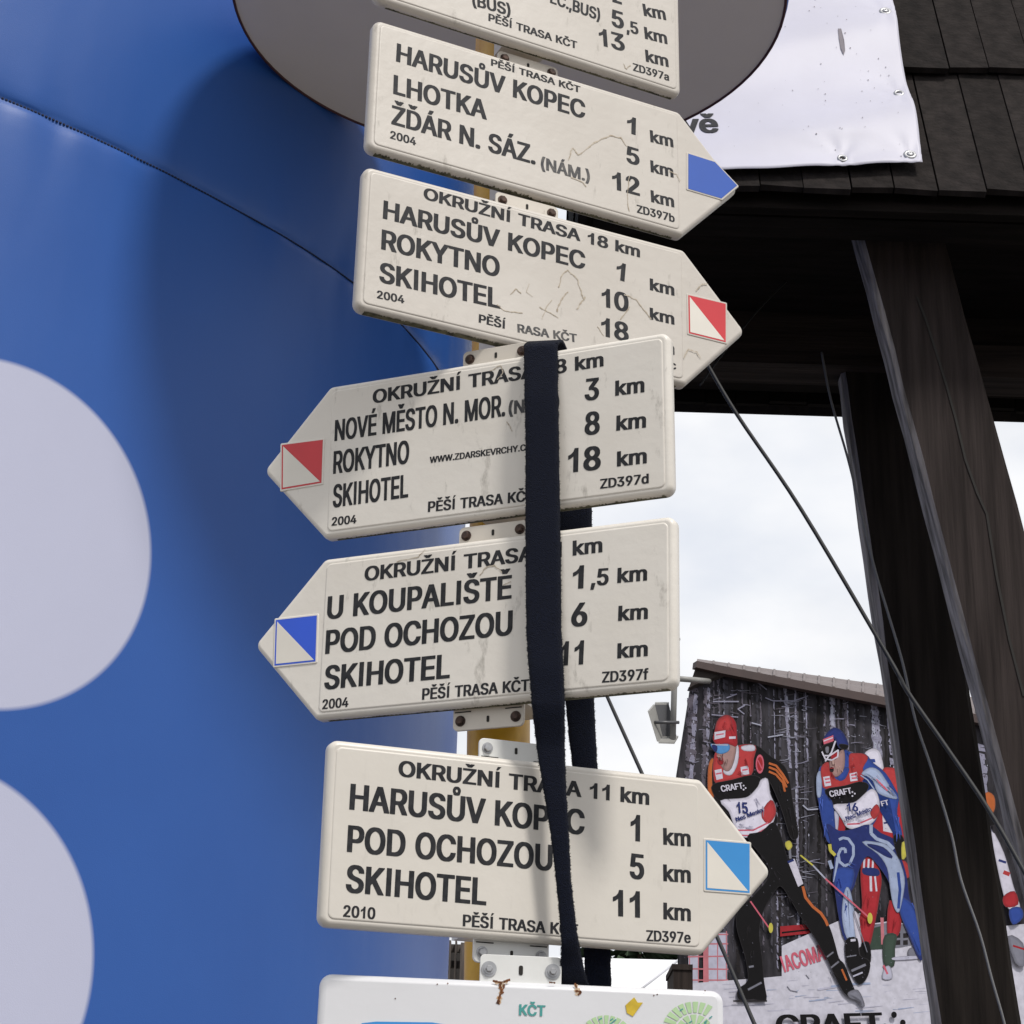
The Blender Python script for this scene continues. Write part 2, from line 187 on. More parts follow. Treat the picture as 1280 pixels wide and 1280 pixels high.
# ------------------------------------------------------------------ lettering
GL = {"A":[480,[-16,-5,-8,-10,115,-9,166,131,312,131,365,-9,488,-10,496,-5,496,8,306,517,176,519,167,512,-14,14],[238,341,285,209,193,209]],"B":[456,[31,517,27,514,27,-5,35,-10,294,-10,346,-1,371,7,396,21,426,49,434,62,447,95,451,131,447,179,433,214,404,247,367,266,391,280,411,301,429,338,431,361,429,409,419,439,406,461,389,479,364,497,324,513,301,517],[158,221,244,220,266,214,291,200,313,174,323,139,317,112,304,92,286,79,261,70,158,67],[158,296,157,441,232,441,255,437,275,427,294,405,303,378,300,352,286,325,271,311,244,299,228,296]],"C":[510,[425,486,384,509,334,523,308,526,211,524,155,510,121,493,95,474,54,429,29,382,13,328,7,278,10,199,20,151,39,105,69,61,108,24,148,1,194,-13,229,-17,322,-16,358,-9,409,13,441,36,474,74,489,98,501,132,506,152,506,165,502,169,379,169,374,164,360,125,336,96,299,73,268,64,224,79,204,91,183,111,153,161,139,215,139,294,147,332,157,358,173,385,196,411,239,437,266,444,276,443,306,433,328,420,359,386,371,359,374,345,379,340,502,340,506,344,503,371,481,424,460,454]],"D":[502,[31,-9,266,-10,302,-6,332,1,375,19,408,40,441,74,459,98,473,126,487,172,494,225,493,304,483,355,467,396,443,435,406,471,356,500,289,517,35,519,27,514,27,-5],[158,67,157,441,216,441,252,436,282,424,308,407,330,384,349,351,360,315,366,278,366,232,357,184,334,132,306,101,285,87,234,70]],"E":[419,[405,-9,409,-5,409,62,401,67,157,68,158,219,381,219,389,224,389,291,381,296,158,296,157,441,398,441,406,446,406,514,398,519,31,517,27,514,27,-5,35,-10]],"F":[410,[31,-9,149,-10,157,-5,158,211,371,211,379,216,379,284,371,289,157,289,157,441,394,441,401,446,401,514,398,517,35,519,27,514,27,-5]],"G":[520,[119,493,91,471,51,426,27,379,11,321,7,278,11,188,27,129,47,89,74,54,105,26,148,1,194,-13,231,-17,325,-16,382,-1,419,17,444,36,469,62,484,85,497,112,510,166,511,261,508,264,254,264,250,261,250,194,254,190,381,188,371,145,349,106,314,79,289,69,268,64,236,73,206,90,189,105,164,138,149,172,139,215,139,294,150,341,176,389,199,414,235,436,268,444,312,429,347,398,360,379,374,344,382,339,504,340,507,344,507,356,503,375,494,399,477,431,436,476,415,491,378,510,339,521,306,526,208,524,161,513]],"H":[517,[486,-9,490,-5,490,514,482,519,368,519,360,514,359,299,158,299,157,514,149,519,31,517,27,514,27,-5,35,-10,149,-10,157,-5,158,221,359,221,360,-5,368,-10]],"I":[250,[62,-10,188,-10,188,528,62,528]],"J":[396,[365,517,246,519,239,514,239,134,231,105,211,76,184,63,161,74,147,88,133,122,130,178,126,181,8,183,0,178,1,112,11,72,36,34,69,6,94,-6,134,-16,236,-16,264,-10,298,4,316,17,347,51,363,86,369,118,369,514]],"K":[467,[478,-9,481,-5,479,11,280,288,476,496,480,502,477,505,480,514,472,519,334,517,158,327,157,514,149,519,31,517,27,514,27,-5,35,-10,149,-10,157,-5,157,161,194,199,342,-9]],"L":[393,[31,517,27,514,27,-5,35,-10,391,-9,394,-5,394,62,386,67,157,68,157,514,149,519]],"M":[628,[596,517,451,519,443,514,315,180,186,512,176,519,31,517,27,514,27,-5,35,-10,146,-10,154,-5,155,241,253,-5,261,-10,371,-9,377,-1,471,240,471,-5,479,-10,596,-9,600,-5,600,514]],"N":[523,[492,-9,496,-5,496,514,488,519,374,519,366,514,365,206,166,517,31,517,27,514,27,-5,35,-10,149,-10,157,-5,158,303,356,-9]],"O":[533,[414,493,375,511,324,524,225,526,194,521,148,507,108,484,70,449,44,414,23,366,10,309,7,231,13,181,24,138,51,84,94,36,121,16,155,-1,212,-16,305,-17,341,-13,389,3,422,21,463,58,489,94,509,136,523,195,526,285,520,331,504,384,481,426,445,469],[268,444,291,439,318,426,342,407,363,382,381,346,391,314,397,272,397,236,386,174,371,141,354,115,332,93,315,81,286,69,259,66,224,79,204,91,184,109,166,135,150,168,140,206,137,281,149,336,159,361,177,391,214,424,239,437]],"P":[445,[31,-9,149,-10,157,-5,158,176,279,176,324,183,352,193,381,210,414,245,430,275,440,312,440,382,431,416,419,444,407,459,379,486,342,506,282,519,35,519,27,514,27,-5],[158,253,157,441,229,441,259,434,281,421,291,411,304,388,311,358,307,316,293,286,272,267,245,256,228,253]],"Q":[533,[496,-56,500,-52,499,-38,441,38,474,72,499,112,516,159,524,206,526,285,520,331,504,384,481,426,445,469,414,493,375,511,324,524,225,526,194,521,148,507,108,484,70,449,44,414,23,366,10,309,7,231,13,181,30,124,54,79,70,59,108,24,148,1,176,-9,229,-17,305,-17,338,-13,364,-49,375,-57],[268,444,291,439,318,426,342,407,363,382,381,346,391,314,397,272,397,236,386,174,368,136,347,164,339,169,221,169,213,164,216,159,213,152,277,68,259,66,224,79,204,91,184,109,166,135,150,168,140,206,137,281,149,336,159,361,177,391,214,424,239,437]],"R":[449,[31,517,27,514,27,-5,35,-10,149,-10,157,-5,157,186,216,187,324,-9,456,-9,460,-5,460,8,353,202,386,223,414,251,429,275,439,306,443,345,440,391,429,429,410,459,388,481,369,494,336,509,298,517],[158,441,231,441,248,439,268,431,293,412,306,389,313,352,304,312,285,286,266,274,242,267,157,266]],"S":[447,[69,16,112,-6,151,-16,174,-19,288,-17,322,-10,369,10,388,23,420,58,439,102,441,155,434,189,417,219,382,251,348,270,295,289,232,304,191,320,159,345,149,368,150,389,163,415,186,434,225,447,252,440,282,421,297,401,308,370,431,370,434,374,433,399,426,426,416,446,406,461,366,496,335,511,284,524,186,526,161,523,115,510,86,496,47,461,34,442,21,408,19,362,27,321,46,291,72,267,106,247,271,194,303,169,313,142,310,122,301,104,282,83,249,66,218,61,192,69,165,84,149,104,134,146,9,146,6,142,6,121,19,75,41,41]],"T":[449,[282,-10,290,-5,290,441,446,443,450,446,450,514,442,519,2,517,-1,514,-1,446,2,443,160,441,160,-5,168,-10]],"U":[517,[31,517,27,514,27,152,40,96,66,54,98,23,131,3,176,-13,221,-19,298,-19,341,-13,384,1,425,27,451,54,466,74,480,104,489,139,490,514,482,519,368,519,360,514,360,174,357,154,343,116,319,89,288,70,258,63,226,71,196,90,174,116,160,152,157,171,157,514,149,519]],"V":[480,[-16,514,-16,499,170,-5,178,-10,308,-9,314,2,491,489,496,514,488,519,369,519,361,514,241,166,119,512,109,519,-8,519]],"W":[686,[-16,514,-16,498,119,5,125,-9,255,-10,264,-4,342,286,421,-4,431,-10,555,-10,564,-4,700,492,701,514,698,517,578,519,570,514,492,210,417,499,409,517,281,519,273,514,194,211,116,514,108,519,-8,519]],"X":[474,[-11,-9,121,-9,236,156,352,-9,481,-10,489,-5,486,-1,489,6,313,261,477,499,479,514,475,517,344,517,238,366,134,517,5,519,-3,514,-1,499,163,259,-13,9,-14,-5]],"Y":[472,[178,-10,294,-10,301,-5,301,204,487,501,487,514,484,517,351,517,236,331,121,517,-8,519,-16,514,-16,501,170,204,170,-5]],"Z":[438,[429,-9,433,-5,433,62,425,67,161,68,429,454,430,514,422,519,11,517,7,514,7,446,15,441,277,441,9,52,9,-5,16,-10]],"Á":[480,[-16,-5,-8,-10,115,-9,166,131,312,131,365,-9,488,-10,496,-5,496,8,306,517,176,519,167,512,-14,14],[238,341,285,209,193,209],[180,554,188,549,294,550,361,652,359,655,361,664,354,669,231,667,180,565]],"Ě":[419,[405,-9,409,-5,409,62,401,67,157,68,158,219,381,219,389,224,389,291,381,296,158,296,157,441,398,441,406,446,406,514,398,519,31,517,27,514,27,-5,35,-10],[360,664,352,669,241,669,216,646,194,669,84,669,76,664,76,651,159,556,272,554,286,565,360,649]],"Š":[447,[69,16,112,-6,151,-16,174,-19,288,-17,322,-10,369,10,388,23,420,58,439,102,441,155,434,189,417,219,382,251,348,270,295,289,232,304,191,320,159,345,149,368,150,389,163,415,186,434,225,447,252,440,282,421,297,401,308,370,431,370,434,374,433,399,426,426,416,446,406,461,366,496,335,511,284,524,186,526,161,523,115,510,86,496,47,461,34,442,21,408,19,362,27,321,46,291,72,267,106,247,271,194,303,169,313,142,310,122,301,104,282,83,249,66,218,61,192,69,165,84,149,104,134,146,9,146,6,142,6,121,19,75,41,41],[366,664,358,669,245,669,222,646,199,669,88,669,80,664,80,651,164,556,276,554,294,569,366,651]],"Í":[250,[62,-10,188,-10,188,528,62,528],[72,570,137,570,237,690,122,690]],"Ů":[517,[31,517,27,514,27,152,40,96,66,54,98,23,131,3,176,-13,221,-19,298,-19,341,-13,384,1,425,27,451,54,466,74,480,104,489,139,490,514,482,519,368,519,360,514,360,174,357,154,343,116,319,89,288,70,258,63,226,71,196,90,174,116,160,152,157,171,157,514,149,519],[351,544,333,545,346,559,357,581,361,606,360,634,346,666,316,693,282,704,228,703,206,696,191,686,167,659,157,631,157,595,167,566,186,545,167,544,179,533,196,524,225,517,292,517,325,526],[259,579,246,584,237,594,230,609,231,621,239,634,256,646,271,641,287,619,287,606,283,596,275,587]],"Ž":[438,[429,-9,433,-5,433,62,425,67,161,68,429,454,430,514,422,519,11,517,7,514,7,446,15,441,277,441,9,52,9,-5,16,-10],[361,664,354,669,242,669,218,646,195,669,85,669,77,664,77,649,161,556,274,554,286,564,361,649]],"Ď":[502,[31,-9,266,-10,302,-6,332,1,375,19,408,40,441,74,459,98,473,126,487,172,494,225,493,304,483,355,467,396,443,435,406,471,356,500,289,517,35,519,27,514,27,-5],[158,67,157,441,216,441,252,436,282,424,308,407,330,384,349,351,360,315,366,278,366,232,357,184,334,132,306,101,285,87,234,70],[69,664,69,649,147,559,155,554,268,556,353,651,353,664,345,669,234,669,211,646,186,669,76,669]],"Č":[510,[425,486,384,509,334,523,308,526,211,524,155,510,121,493,95,474,54,429,29,382,13,328,7,278,10,199,20,151,39,105,69,61,108,24,148,1,194,-13,229,-17,322,-16,358,-9,409,13,441,36,474,74,489,98,501,132,506,152,506,165,502,169,379,169,374,164,360,125,336,96,299,73,268,64,224,79,204,91,183,111,153,161,139,215,139,294,147,332,157,358,173,385,196,411,239,437,266,444,276,443,306,433,328,420,359,386,371,359,374,345,379,340,502,340,506,344,503,371,481,424,460,454],[409,664,401,669,289,669,265,646,242,669,132,669,124,664,124,649,208,556,321,554,333,564,409,649]],"É":[419,[405,-9,409,-5,409,62,401,67,157,68,158,219,381,219,389,224,389,291,381,296,158,296,157,441,398,441,406,446,406,514,398,519,31,517,27,514,27,-5,35,-10],[159,554,166,549,271,550,340,652,337,655,340,664,332,669,209,667,159,566]],"0":[453,[294,521,266,526,188,526,149,519,116,504,98,491,66,458,41,415,29,378,17,316,14,245,19,179,31,119,53,69,74,39,114,6,149,-10,191,-17,264,-17,294,-13,335,3,359,20,390,54,413,95,426,134,436,189,439,275,431,348,416,405,389,456,361,487,332,507],[229,63,221,64,195,80,171,111,154,154,143,221,144,302,159,369,173,401,187,421,202,434,224,446,231,446,254,433,273,412,287,388,306,325,311,264,307,192,291,131,267,89,251,74]],"1":[400,[180,-10,300,-10,300,528,205,528,178,455,128,405,55,372,55,280,120,303,180,345]],"2":[453,[35,-9,414,-10,421,-5,421,62,414,67,199,68,344,222,377,264,404,312,414,358,414,388,409,419,397,446,386,464,366,484,344,501,321,513,278,524,172,524,129,513,104,500,88,489,57,455,43,428,36,404,33,356,36,353,156,353,160,356,163,386,179,419,201,439,222,447,248,439,269,422,284,392,287,364,280,336,249,286,31,54,31,-5]],"3":[453,[41,517,37,514,37,446,41,443,243,441,124,305,124,242,132,237,209,236,252,221,276,202,289,181,296,155,296,134,289,109,266,81,248,70,218,61,192,69,172,80,151,104,139,140,19,141,11,136,13,105,31,59,65,23,86,9,124,-7,164,-16,256,-17,282,-14,321,-4,358,14,396,49,417,86,426,124,426,165,421,189,416,206,399,236,366,269,336,286,312,294,269,301,406,455,406,514,398,519]],"4":[453,[372,-9,376,-5,376,95,438,96,446,101,446,168,438,173,376,174,376,322,372,326,252,326,249,322,249,174,150,174,343,501,343,514,335,519,221,519,213,514,10,171,7,165,7,101,15,96,248,96,249,-5,252,-9]],"5":[453,[395,517,71,519,63,514,34,248,46,241,98,236,154,236,196,260,212,264,225,263,251,250,270,232,286,206,294,175,293,141,277,102,254,77,224,63,195,73,177,86,161,109,156,135,152,139,31,139,27,135,29,105,44,62,76,24,101,7,128,-6,169,-16,259,-17,289,-13,321,-3,354,16,377,36,403,71,417,105,423,132,423,195,410,242,400,262,380,289,344,320,294,340,276,343,171,341,184,441,395,443,399,446,399,514]],"6":[453,[351,517,222,517,84,316,50,254,37,218,31,189,31,132,39,98,56,61,74,36,105,10,132,-4,159,-13,189,-17,264,-17,299,-11,341,6,366,24,396,58,410,85,421,132,421,182,410,231,391,264,362,293,326,313,288,323,231,325,353,499,354,514],[228,61,205,70,186,85,167,114,159,145,160,179,174,215,196,239,226,253,249,243,271,224,287,196,294,168,293,138,280,104,258,77]],"7":[453,[68,-9,191,-10,199,-5,423,441,423,514,419,517,36,519,29,514,29,446,36,441,284,441,64,6,64,-5]],"8":[453,[306,519,266,526,186,526,151,520,125,511,91,491,63,464,46,434,37,395,37,365,43,335,53,312,67,292,100,266,71,250,49,228,31,201,20,162,20,108,29,78,54,39,91,10,118,-3,152,-13,186,-17,265,-17,312,-10,345,1,382,24,406,48,426,82,434,126,433,161,426,189,413,215,399,234,374,256,353,266,369,277,387,295,407,329,414,359,411,418,394,456,366,487,346,501],[222,223,241,220,259,211,284,191,299,166,304,139,299,112,286,91,266,74,232,61,204,66,172,84,160,99,149,131,150,155,166,188,191,210],[231,303,222,303,202,311,183,328,173,344,166,369,167,389,177,415,194,433,224,447,242,443,261,431,276,414,286,385,283,354,270,329,252,313]],"9":[453,[102,-9,231,-9,364,186,403,256,414,288,421,324,421,372,414,409,400,442,384,465,359,490,321,513,265,526,188,526,148,519,116,506,89,487,59,454,43,425,31,381,31,322,41,281,61,245,91,216,124,197,166,186,220,184,99,8,99,-5],[226,256,204,266,180,286,166,312,159,341,161,378,174,408,196,433,224,447,248,439,271,418,286,394,294,361,291,325,281,299,258,271]],".":[188,[17,25,24,9,48,-10,61,-14,129,-14,146,-9,167,11,174,31,173,59,166,74,152,87,134,96,58,96,36,86,23,71,17,56]],",":[188,[8,-129,109,-130,117,-125,170,64,170,76,166,80,42,81,34,76,4,-112,4,-125]],"(":[273,[261,549,151,549,141,542,117,495,100,452,83,398,66,322,56,225,57,162,64,106,79,46,104,-25,140,-96,151,-106,261,-106,269,-101,269,-89,236,-18,206,66,191,126,184,185,186,249,199,332,233,451,269,532,269,544]],")":[273,[12,549,4,544,4,532,41,448,74,334,87,252,89,181,81,125,67,65,40,-12,4,-89,4,-101,12,-106,122,-106,131,-99,170,-22,193,41,209,105,216,158,217,234,206,332,193,389,174,449,151,505,131,542,122,549]],"k":[381,[24,517,20,514,20,-5,28,-10,139,-10,147,-5,149,136,264,-9,401,-9,404,-5,403,9,239,216,393,374,390,376,393,385,385,390,255,389,148,279,147,514,139,519]],"m":[610,[590,-5,589,288,584,309,574,334,563,351,538,374,514,387,479,396,384,394,345,381,322,366,288,389,261,396,178,396,145,386,136,390,28,390,20,385,20,-5,24,-9,139,-10,147,-5,147,251,153,272,163,291,178,306,199,317,218,307,229,296,241,264,241,-5,245,-9,361,-10,369,-5,369,256,376,281,386,296,399,309,416,317,439,307,451,295,463,261,463,-5,471,-10,582,-10]],"a":[389,[366,-9,370,-5,370,266,361,314,343,345,325,363,302,377,271,389,236,394,129,391,86,379,49,356,30,336,11,306,9,286,14,281,71,264,84,264,86,267,125,264,134,271,154,299,179,314,196,319,212,313,230,298,240,276,243,255,235,243,224,239,139,229,75,214,44,200,16,175,0,142,-3,94,6,55,21,29,39,11,68,-6,119,-19,201,-19,232,-13,245,-7,252,-10],[243,162,243,135,239,115,226,91,209,74,186,61,171,57,151,64,134,78,124,105,127,119,138,136,172,153]],"b":[424,[24,517,20,514,20,-5,28,-10,136,-10,145,-6,179,-17,265,-19,299,-13,344,7,380,41,397,66,411,99,420,135,423,159,420,242,407,289,390,322,376,341,346,367,301,389,271,394,186,394,148,384,147,514,139,519],[216,60,186,77,173,92,159,118,149,152,146,205,154,249,171,284,198,309,222,317,252,301,274,275,291,229,296,185,289,138,273,101,246,71,228,61]],"c":[396,[346,20,381,61,396,95,396,108,392,111,332,127,321,127,319,124,279,127,271,122,261,98,241,74,208,59,194,63,176,73,159,91,143,118,131,158,130,208,140,251,154,279,178,304,205,317,219,314,245,299,260,281,270,256,278,251,301,256,304,251,316,256,319,251,329,251,389,267,394,272,394,285,381,315,370,332,352,351,325,371,292,386,251,394,144,391,108,380,72,359,36,319,17,285,6,246,1,214,1,161,10,112,27,71,46,44,76,14,109,-4,134,-13,171,-19,244,-19,275,-14,306,-4]],"d":[424,[401,517,285,519,277,514,276,384,239,394,154,394,124,389,89,374,71,361,53,345,33,319,16,285,3,231,1,161,6,128,16,92,34,55,68,17,88,3,125,-13,159,-19,245,-17,279,-6,288,-10,396,-10,404,-5,404,514],[208,60,182,69,163,85,151,101,136,138,129,188,134,235,150,275,172,301,202,317,215,314,235,303,254,282,271,245,279,206,277,161,263,111,249,88,236,76]],"e":[404,[85,369,49,336,30,311,16,281,4,238,1,161,6,128,21,81,39,52,69,20,92,4,131,-11,159,-17,249,-19,275,-16,314,-4,345,13,369,34,390,64,397,82,397,96,394,100,332,116,322,116,319,111,306,116,304,111,281,116,271,109,260,86,246,73,225,61,209,59,178,71,153,95,137,125,130,159,401,161,404,165,404,215,400,254,389,292,370,326,349,350,324,370,296,383,259,393,151,393,114,383],[131,232,139,258,154,285,171,301,202,317,228,309,250,289,266,262,274,232]],"f":[254,[55,-10,166,-10,174,-5,174,316,254,317,261,322,261,385,254,390,175,390,176,431,183,449,195,460,211,459,219,461,226,459,229,463,252,459,261,465,276,514,276,526,269,531,229,540,151,540,106,529,85,516,66,496,53,474,47,441,47,391,-18,390,-26,385,-26,322,-22,319,47,316,47,-5]],"v":[389,[-16,385,-13,365,129,-4,138,-10,256,-9,396,349,404,372,404,385,396,390,279,390,271,385,195,171,117,385,109,390,-8,390]],"ě":[404,[85,369,49,336,30,311,16,281,4,238,1,161,6,128,21,81,39,52,69,20,92,4,131,-11,159,-17,249,-19,275,-16,314,-4,345,13,369,34,390,64,397,82,397,96,394,100,332,116,322,116,319,111,306,116,304,111,281,116,271,109,260,86,246,73,225,61,209,59,178,71,153,95,137,125,130,159,401,161,404,165,404,215,400,254,389,292,370,326,349,350,324,370,296,383,259,393,151,393,114,383],[131,232,139,258,154,285,171,301,202,317,228,309,250,289,266,262,274,232],[61,534,61,521,133,439,149,426,264,427,346,521,346,534,338,539,226,539,204,516,181,539,69,539]],"s":[365,[45,16,75,-3,118,-16,219,-19,254,-14,289,-3,319,14,344,39,361,75,364,122,359,148,343,174,315,197,288,210,189,234,162,246,147,259,141,275,143,285,153,302,185,320,208,311,226,292,234,272,242,267,262,270,268,267,278,270,296,267,354,281,357,285,357,296,347,322,329,349,309,367,281,383,244,393,142,394,89,381,61,366,34,341,20,316,14,294,16,245,33,209,56,187,82,173,208,139,227,124,234,109,234,98,226,81,209,67,182,57,161,64,148,73,136,88,127,112,119,117,95,113,94,117,79,113,78,117,68,117,9,104,3,99,3,85,10,62,27,34]],"o":[415,[72,359,36,319,17,285,6,246,1,214,1,161,10,112,27,71,46,44,76,14,109,-4,134,-13,171,-19,244,-19,275,-14,306,-4,348,21,374,49,393,79,409,125,414,169,413,224,406,262,390,302,370,332,345,357,319,374,288,387,251,394,144,391,108,380],[206,59,176,73,150,104,134,144,129,188,137,242,151,275,178,304,209,317,239,303,267,269,284,216,286,169,274,122,260,95,241,74]],"i":[167,[28,-10,139,-10,147,-5,147,385,139,390,28,390,20,385,20,-5],[159,468,156,506,144,521,121,533,46,533,28,524,14,511,9,496,9,469,14,456,31,440,51,433,118,433,141,443,151,454]],"n":[410,[386,-9,390,-5,390,264,381,309,360,348,331,374,294,390,269,394,186,394,145,383,136,390,24,389,20,385,20,-5,28,-10,139,-10,147,-5,149,249,154,268,166,288,189,309,214,316,232,306,247,291,261,255,263,-5,271,-10]],"t":[227,[242,-7,246,-4,246,11,236,56,226,63,175,63,166,71,159,95,159,316,234,319,237,322,237,385,229,390,159,391,159,476,155,480,35,480,31,476,31,391,-18,390,-26,385,-26,322,-18,317,31,316,31,85,40,42,51,24,66,9,88,-4,111,-11,208,-14]],"r":[259,[24,-9,139,-10,147,-5,147,246,150,259,164,286,176,299,196,310,228,314,268,313,276,318,276,389,272,393,171,394,146,387,136,390,28,390,20,385,20,-5]],"u":[410,[24,389,20,385,20,112,31,62,53,28,85,1,135,-14,229,-14,265,-3,274,-10,386,-9,390,-5,390,385,382,390,271,390,263,385,261,132,256,112,240,86,219,70,199,63,181,71,164,86,154,104,147,131,147,385,139,390]],"l":[189,[28,519,20,514,20,64,24,42,31,26,46,9,58,0,79,-9,106,-13,174,-13,208,-7,213,-2,213,14,203,59,195,64,159,63,153,68,147,85,147,514,139,519]],"p":[424,[24,-151,139,-153,147,-148,148,-7,166,-14,194,-19,265,-19,299,-13,336,3,355,16,380,41,397,66,413,104,421,145,423,218,419,251,407,289,390,322,359,357,338,373,301,389,271,394,186,394,145,383,136,390,28,390,20,385,20,-148],[216,60,186,77,173,92,159,118,149,152,146,205,154,249,171,284,198,309,222,317,252,301,274,275,291,229,296,185,289,138,273,101,246,71,228,61]],"g":[425,[402,389,288,390,279,383,239,394,155,394,135,391,101,380,81,369,44,335,33,319,17,289,6,251,1,218,1,164,7,125,16,98,37,59,76,21,104,7,136,-3,229,-6,254,-3,279,5,276,-29,266,-52,252,-67,221,-83,204,-86,175,-76,155,-61,136,-36,128,-31,115,-31,106,-37,102,-31,94,-36,86,-31,74,-31,21,-60,17,-64,17,-75,29,-94,56,-123,75,-136,99,-147,142,-159,269,-159,302,-151,342,-134,356,-124,389,-88,400,-61,406,-25,406,385],[206,317,234,304,257,279,273,244,280,188,273,142,259,109,239,87,216,74,204,71,175,84,150,111,136,144,129,194,134,236,150,275,176,304]],"h":[410,[24,517,20,514,20,-5,28,-10,139,-10,147,-5,149,249,154,268,166,288,189,309,214,316,232,306,247,291,261,255,263,-5,271,-10,386,-9,390,-5,390,264,381,309,366,341,331,374,288,391,269,394,186,394,148,384,147,514,139,519]],":":[188,[17,25,24,9,48,-10,61,-14,129,-14,146,-9,167,11,174,31,173,59,166,74,152,87,134,96,58,96,36,86,23,71,17,56],[17,332,17,301,23,286,41,269,59,261,132,261,154,271,166,284,173,298,174,326,170,342,154,361,131,371,59,371,46,367,24,348]],"-":[453,[370,182,370,249,362,254,89,254,81,249,81,182,89,177,362,177]]}
_tess = {}
def glyph(c):
    if c not in _tess:
        g = GL[c]; loops = [[Vector((l[i], l[i+1], 0)) for i in range(0, len(l), 2)] for l in g[1:]]
        V = [v for l in loops for v in l]
        area = lambda l: sum(l[i].x*l[(i+1) % len(l)].y-l[(i+1) % len(l)].x*l[i].y for i in range(len(l)))
        box = lambda l: (min(v.x for v in l), min(v.y for v in l), max(v.x for v in l), max(v.y for v in l))
        st = [sum(len(q) for q in loops[:i]) for i in range(len(loops))]
        inside = lambda a, b: a[0] > b[0] and a[1] > b[1] and a[2] < b[2] and a[3] < b[3]
        outer = [i for i, l in enumerate(loops) if area(l)*area(max(loops, key=lambda q: abs(area(q)))) > 0]
        T = []
        for i in outer:
            grp = [i]+[j for j in range(len(loops)) if j not in outer and inside(box(loops[j]), box(loops[i]))]
            idx = [k for j in grp for k in range(st[j], st[j]+len(loops[j]))]
            T += [tuple(idx[k] for k in t) for t in tessellate_polygon([loops[j] for j in grp])]
        _tess[c] = (g[0], V, T)
    return _tess[c]
CAPH = 538.0
def text(pl, s, p0, p1, cap, m, w=.0012, into=None, xfix=1):
    """print s on plane pl with its baseline running from pixel p0 to pixel p1 and capitals cap pixels high"""
    a, b = pl.at(*p0), pl.at(*p1)
    h = (pl.at(p0[0], p0[1]-cap*1.07)-a).length
    X = []; x = 0
    for ch in s:
        if ch == ' ': X.append((None, x)); x += 230
        else: X.append((ch, x)); x += GL[ch][0]
    ls = [(ch, xx) for ch, xx in X if ch]
    x0 = min(glyph(ls[0][0])[1], key=lambda v: v.x).x+ls[0][1]; x1 = max(v.x for v in glyph(ls[-1][0])[1])+ls[-1][1]
    sx = (b-a).length/(x1-x0); sy = h/CAPH
    uu = (b-a).normalized(); vv = pl.n.cross(uu)
    mb = into or MB()
    for ch, xx in ls:
        _, V, T = glyph(ch)
        mb.add([a+uu*((v.x+xx-x0)*sx)+vv*((v.y+10)*sy)+pl.n*w for v in V], [t if 1 else t for t in T], m)
    return mb

# ------------------------------------------------------------------ material set
ivory = mat('ivory_plastic', (.64, .60, .54), .38, var=.05, scale=9, bump=.00035, bscale=60, specks=.25)
ivory_light = mat('ivory_lightened', (.70, .66, .60), .42, scale=6, col2=(.65, .605, .54), bump=.0005, bscale=60, specks=.8)  # lighter base colour, making up for the weaker sun on left-pointing signs
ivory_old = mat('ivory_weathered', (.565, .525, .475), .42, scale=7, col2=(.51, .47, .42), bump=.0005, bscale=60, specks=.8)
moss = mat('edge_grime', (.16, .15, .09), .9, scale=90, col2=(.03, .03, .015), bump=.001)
grime_soft = mat('edge_dust', (.50, .44, .35), .8, scale=60, col2=(.30, .25, .18))
white_board = mat('white_enamel', (.66, .66, .68), .3, var=.03, scale=8, bump=.0003, bscale=50)
plate = mat('ivory_plate', (.60, .55, .48), .45, var=.08, scale=30, specks=.8)
plate_w = mat('white_plate', (.70, .70, .68), .4, var=.07, scale=30)
ink = mat('black_print', (.014, .015, .018), .6, scale=140, col2=(.03, .03, .033), spec=.2)
ink_fade = mat('faded_black_print', (.035, .036, .042), .55, scale=120, col2=(.10, .095, .09), spec=.3)
ink_green = mat('green_print', (.05, .28, .26), .5)
red_p = mat('red_print', lin((198, 46, 54)), .4, var=.06)
blue_p = mat('blue_print', lin((36, 82, 172)), .4, var=.05)
blue_q = mat('royal_blue_print', lin((34, 82, 205)), .4, var=.05)
sky_p = mat('light_blue_print', lin((52, 138, 205)), .4, var=.05)
white_p = mat('marker_white', (.70, .66, .59), .4, var=.04, scale=40)
yellow_p = mat('yellow_sticker', (.62, .43, .02), .5, var=.3, scale=80)
green_p = mat('leaf_green_print', (.42, .60, .33), .5, var=.1, scale=60)
rust = mat('rust', (.20, .07, .02), .9, scale=120, col2=(.06, .02, .01), bump=.001)
bolt_m = mat('rusty_bolt', (.10, .06, .045), .7, scale=150, col2=(.03, .02, .018), metal=.4)
steel = mat('galvanised_steel', (.45, .45, .46), .4, var=.3, scale=60, metal=.8)
hole_m = mat('slot_shadow', (.02, .018, .016), .9)  # near-black pieces laid on top: shade inside slits and slots painted as colour
pole_m = mat('ochre_paint', (.64, .36, .015), .4, scale=25, col2=(.48, .25, .012), bump=.0006)
velvet = mat('navy_fleece', (.0055, .008, .020), .97, scale=800, col2=(.003, .004, .009), bump=.002, spec=.08, sheen=.05)
crack_m = mat('crack_stain', (.34, .28, .21), .9, scale=200, col2=(.52, .46, .37))
tape_m = mat('glue_residue', (.46, .44, .40), .5, scale=80, col2=(.60, .57, .51))

# ------------------------------------------------------------------ ground
g = MB(); g.add([(-400, -400, 0), (400, -400, 0), (400, 800, 0), (-400, 800, 0)], [(0, 1, 2, 3)],
                mat('gravel', (.19, .175, .155), .95, scale=3, col2=(.12, .11, .10), bump=.01, bscale=60))
g.build('ground', kind='structure')

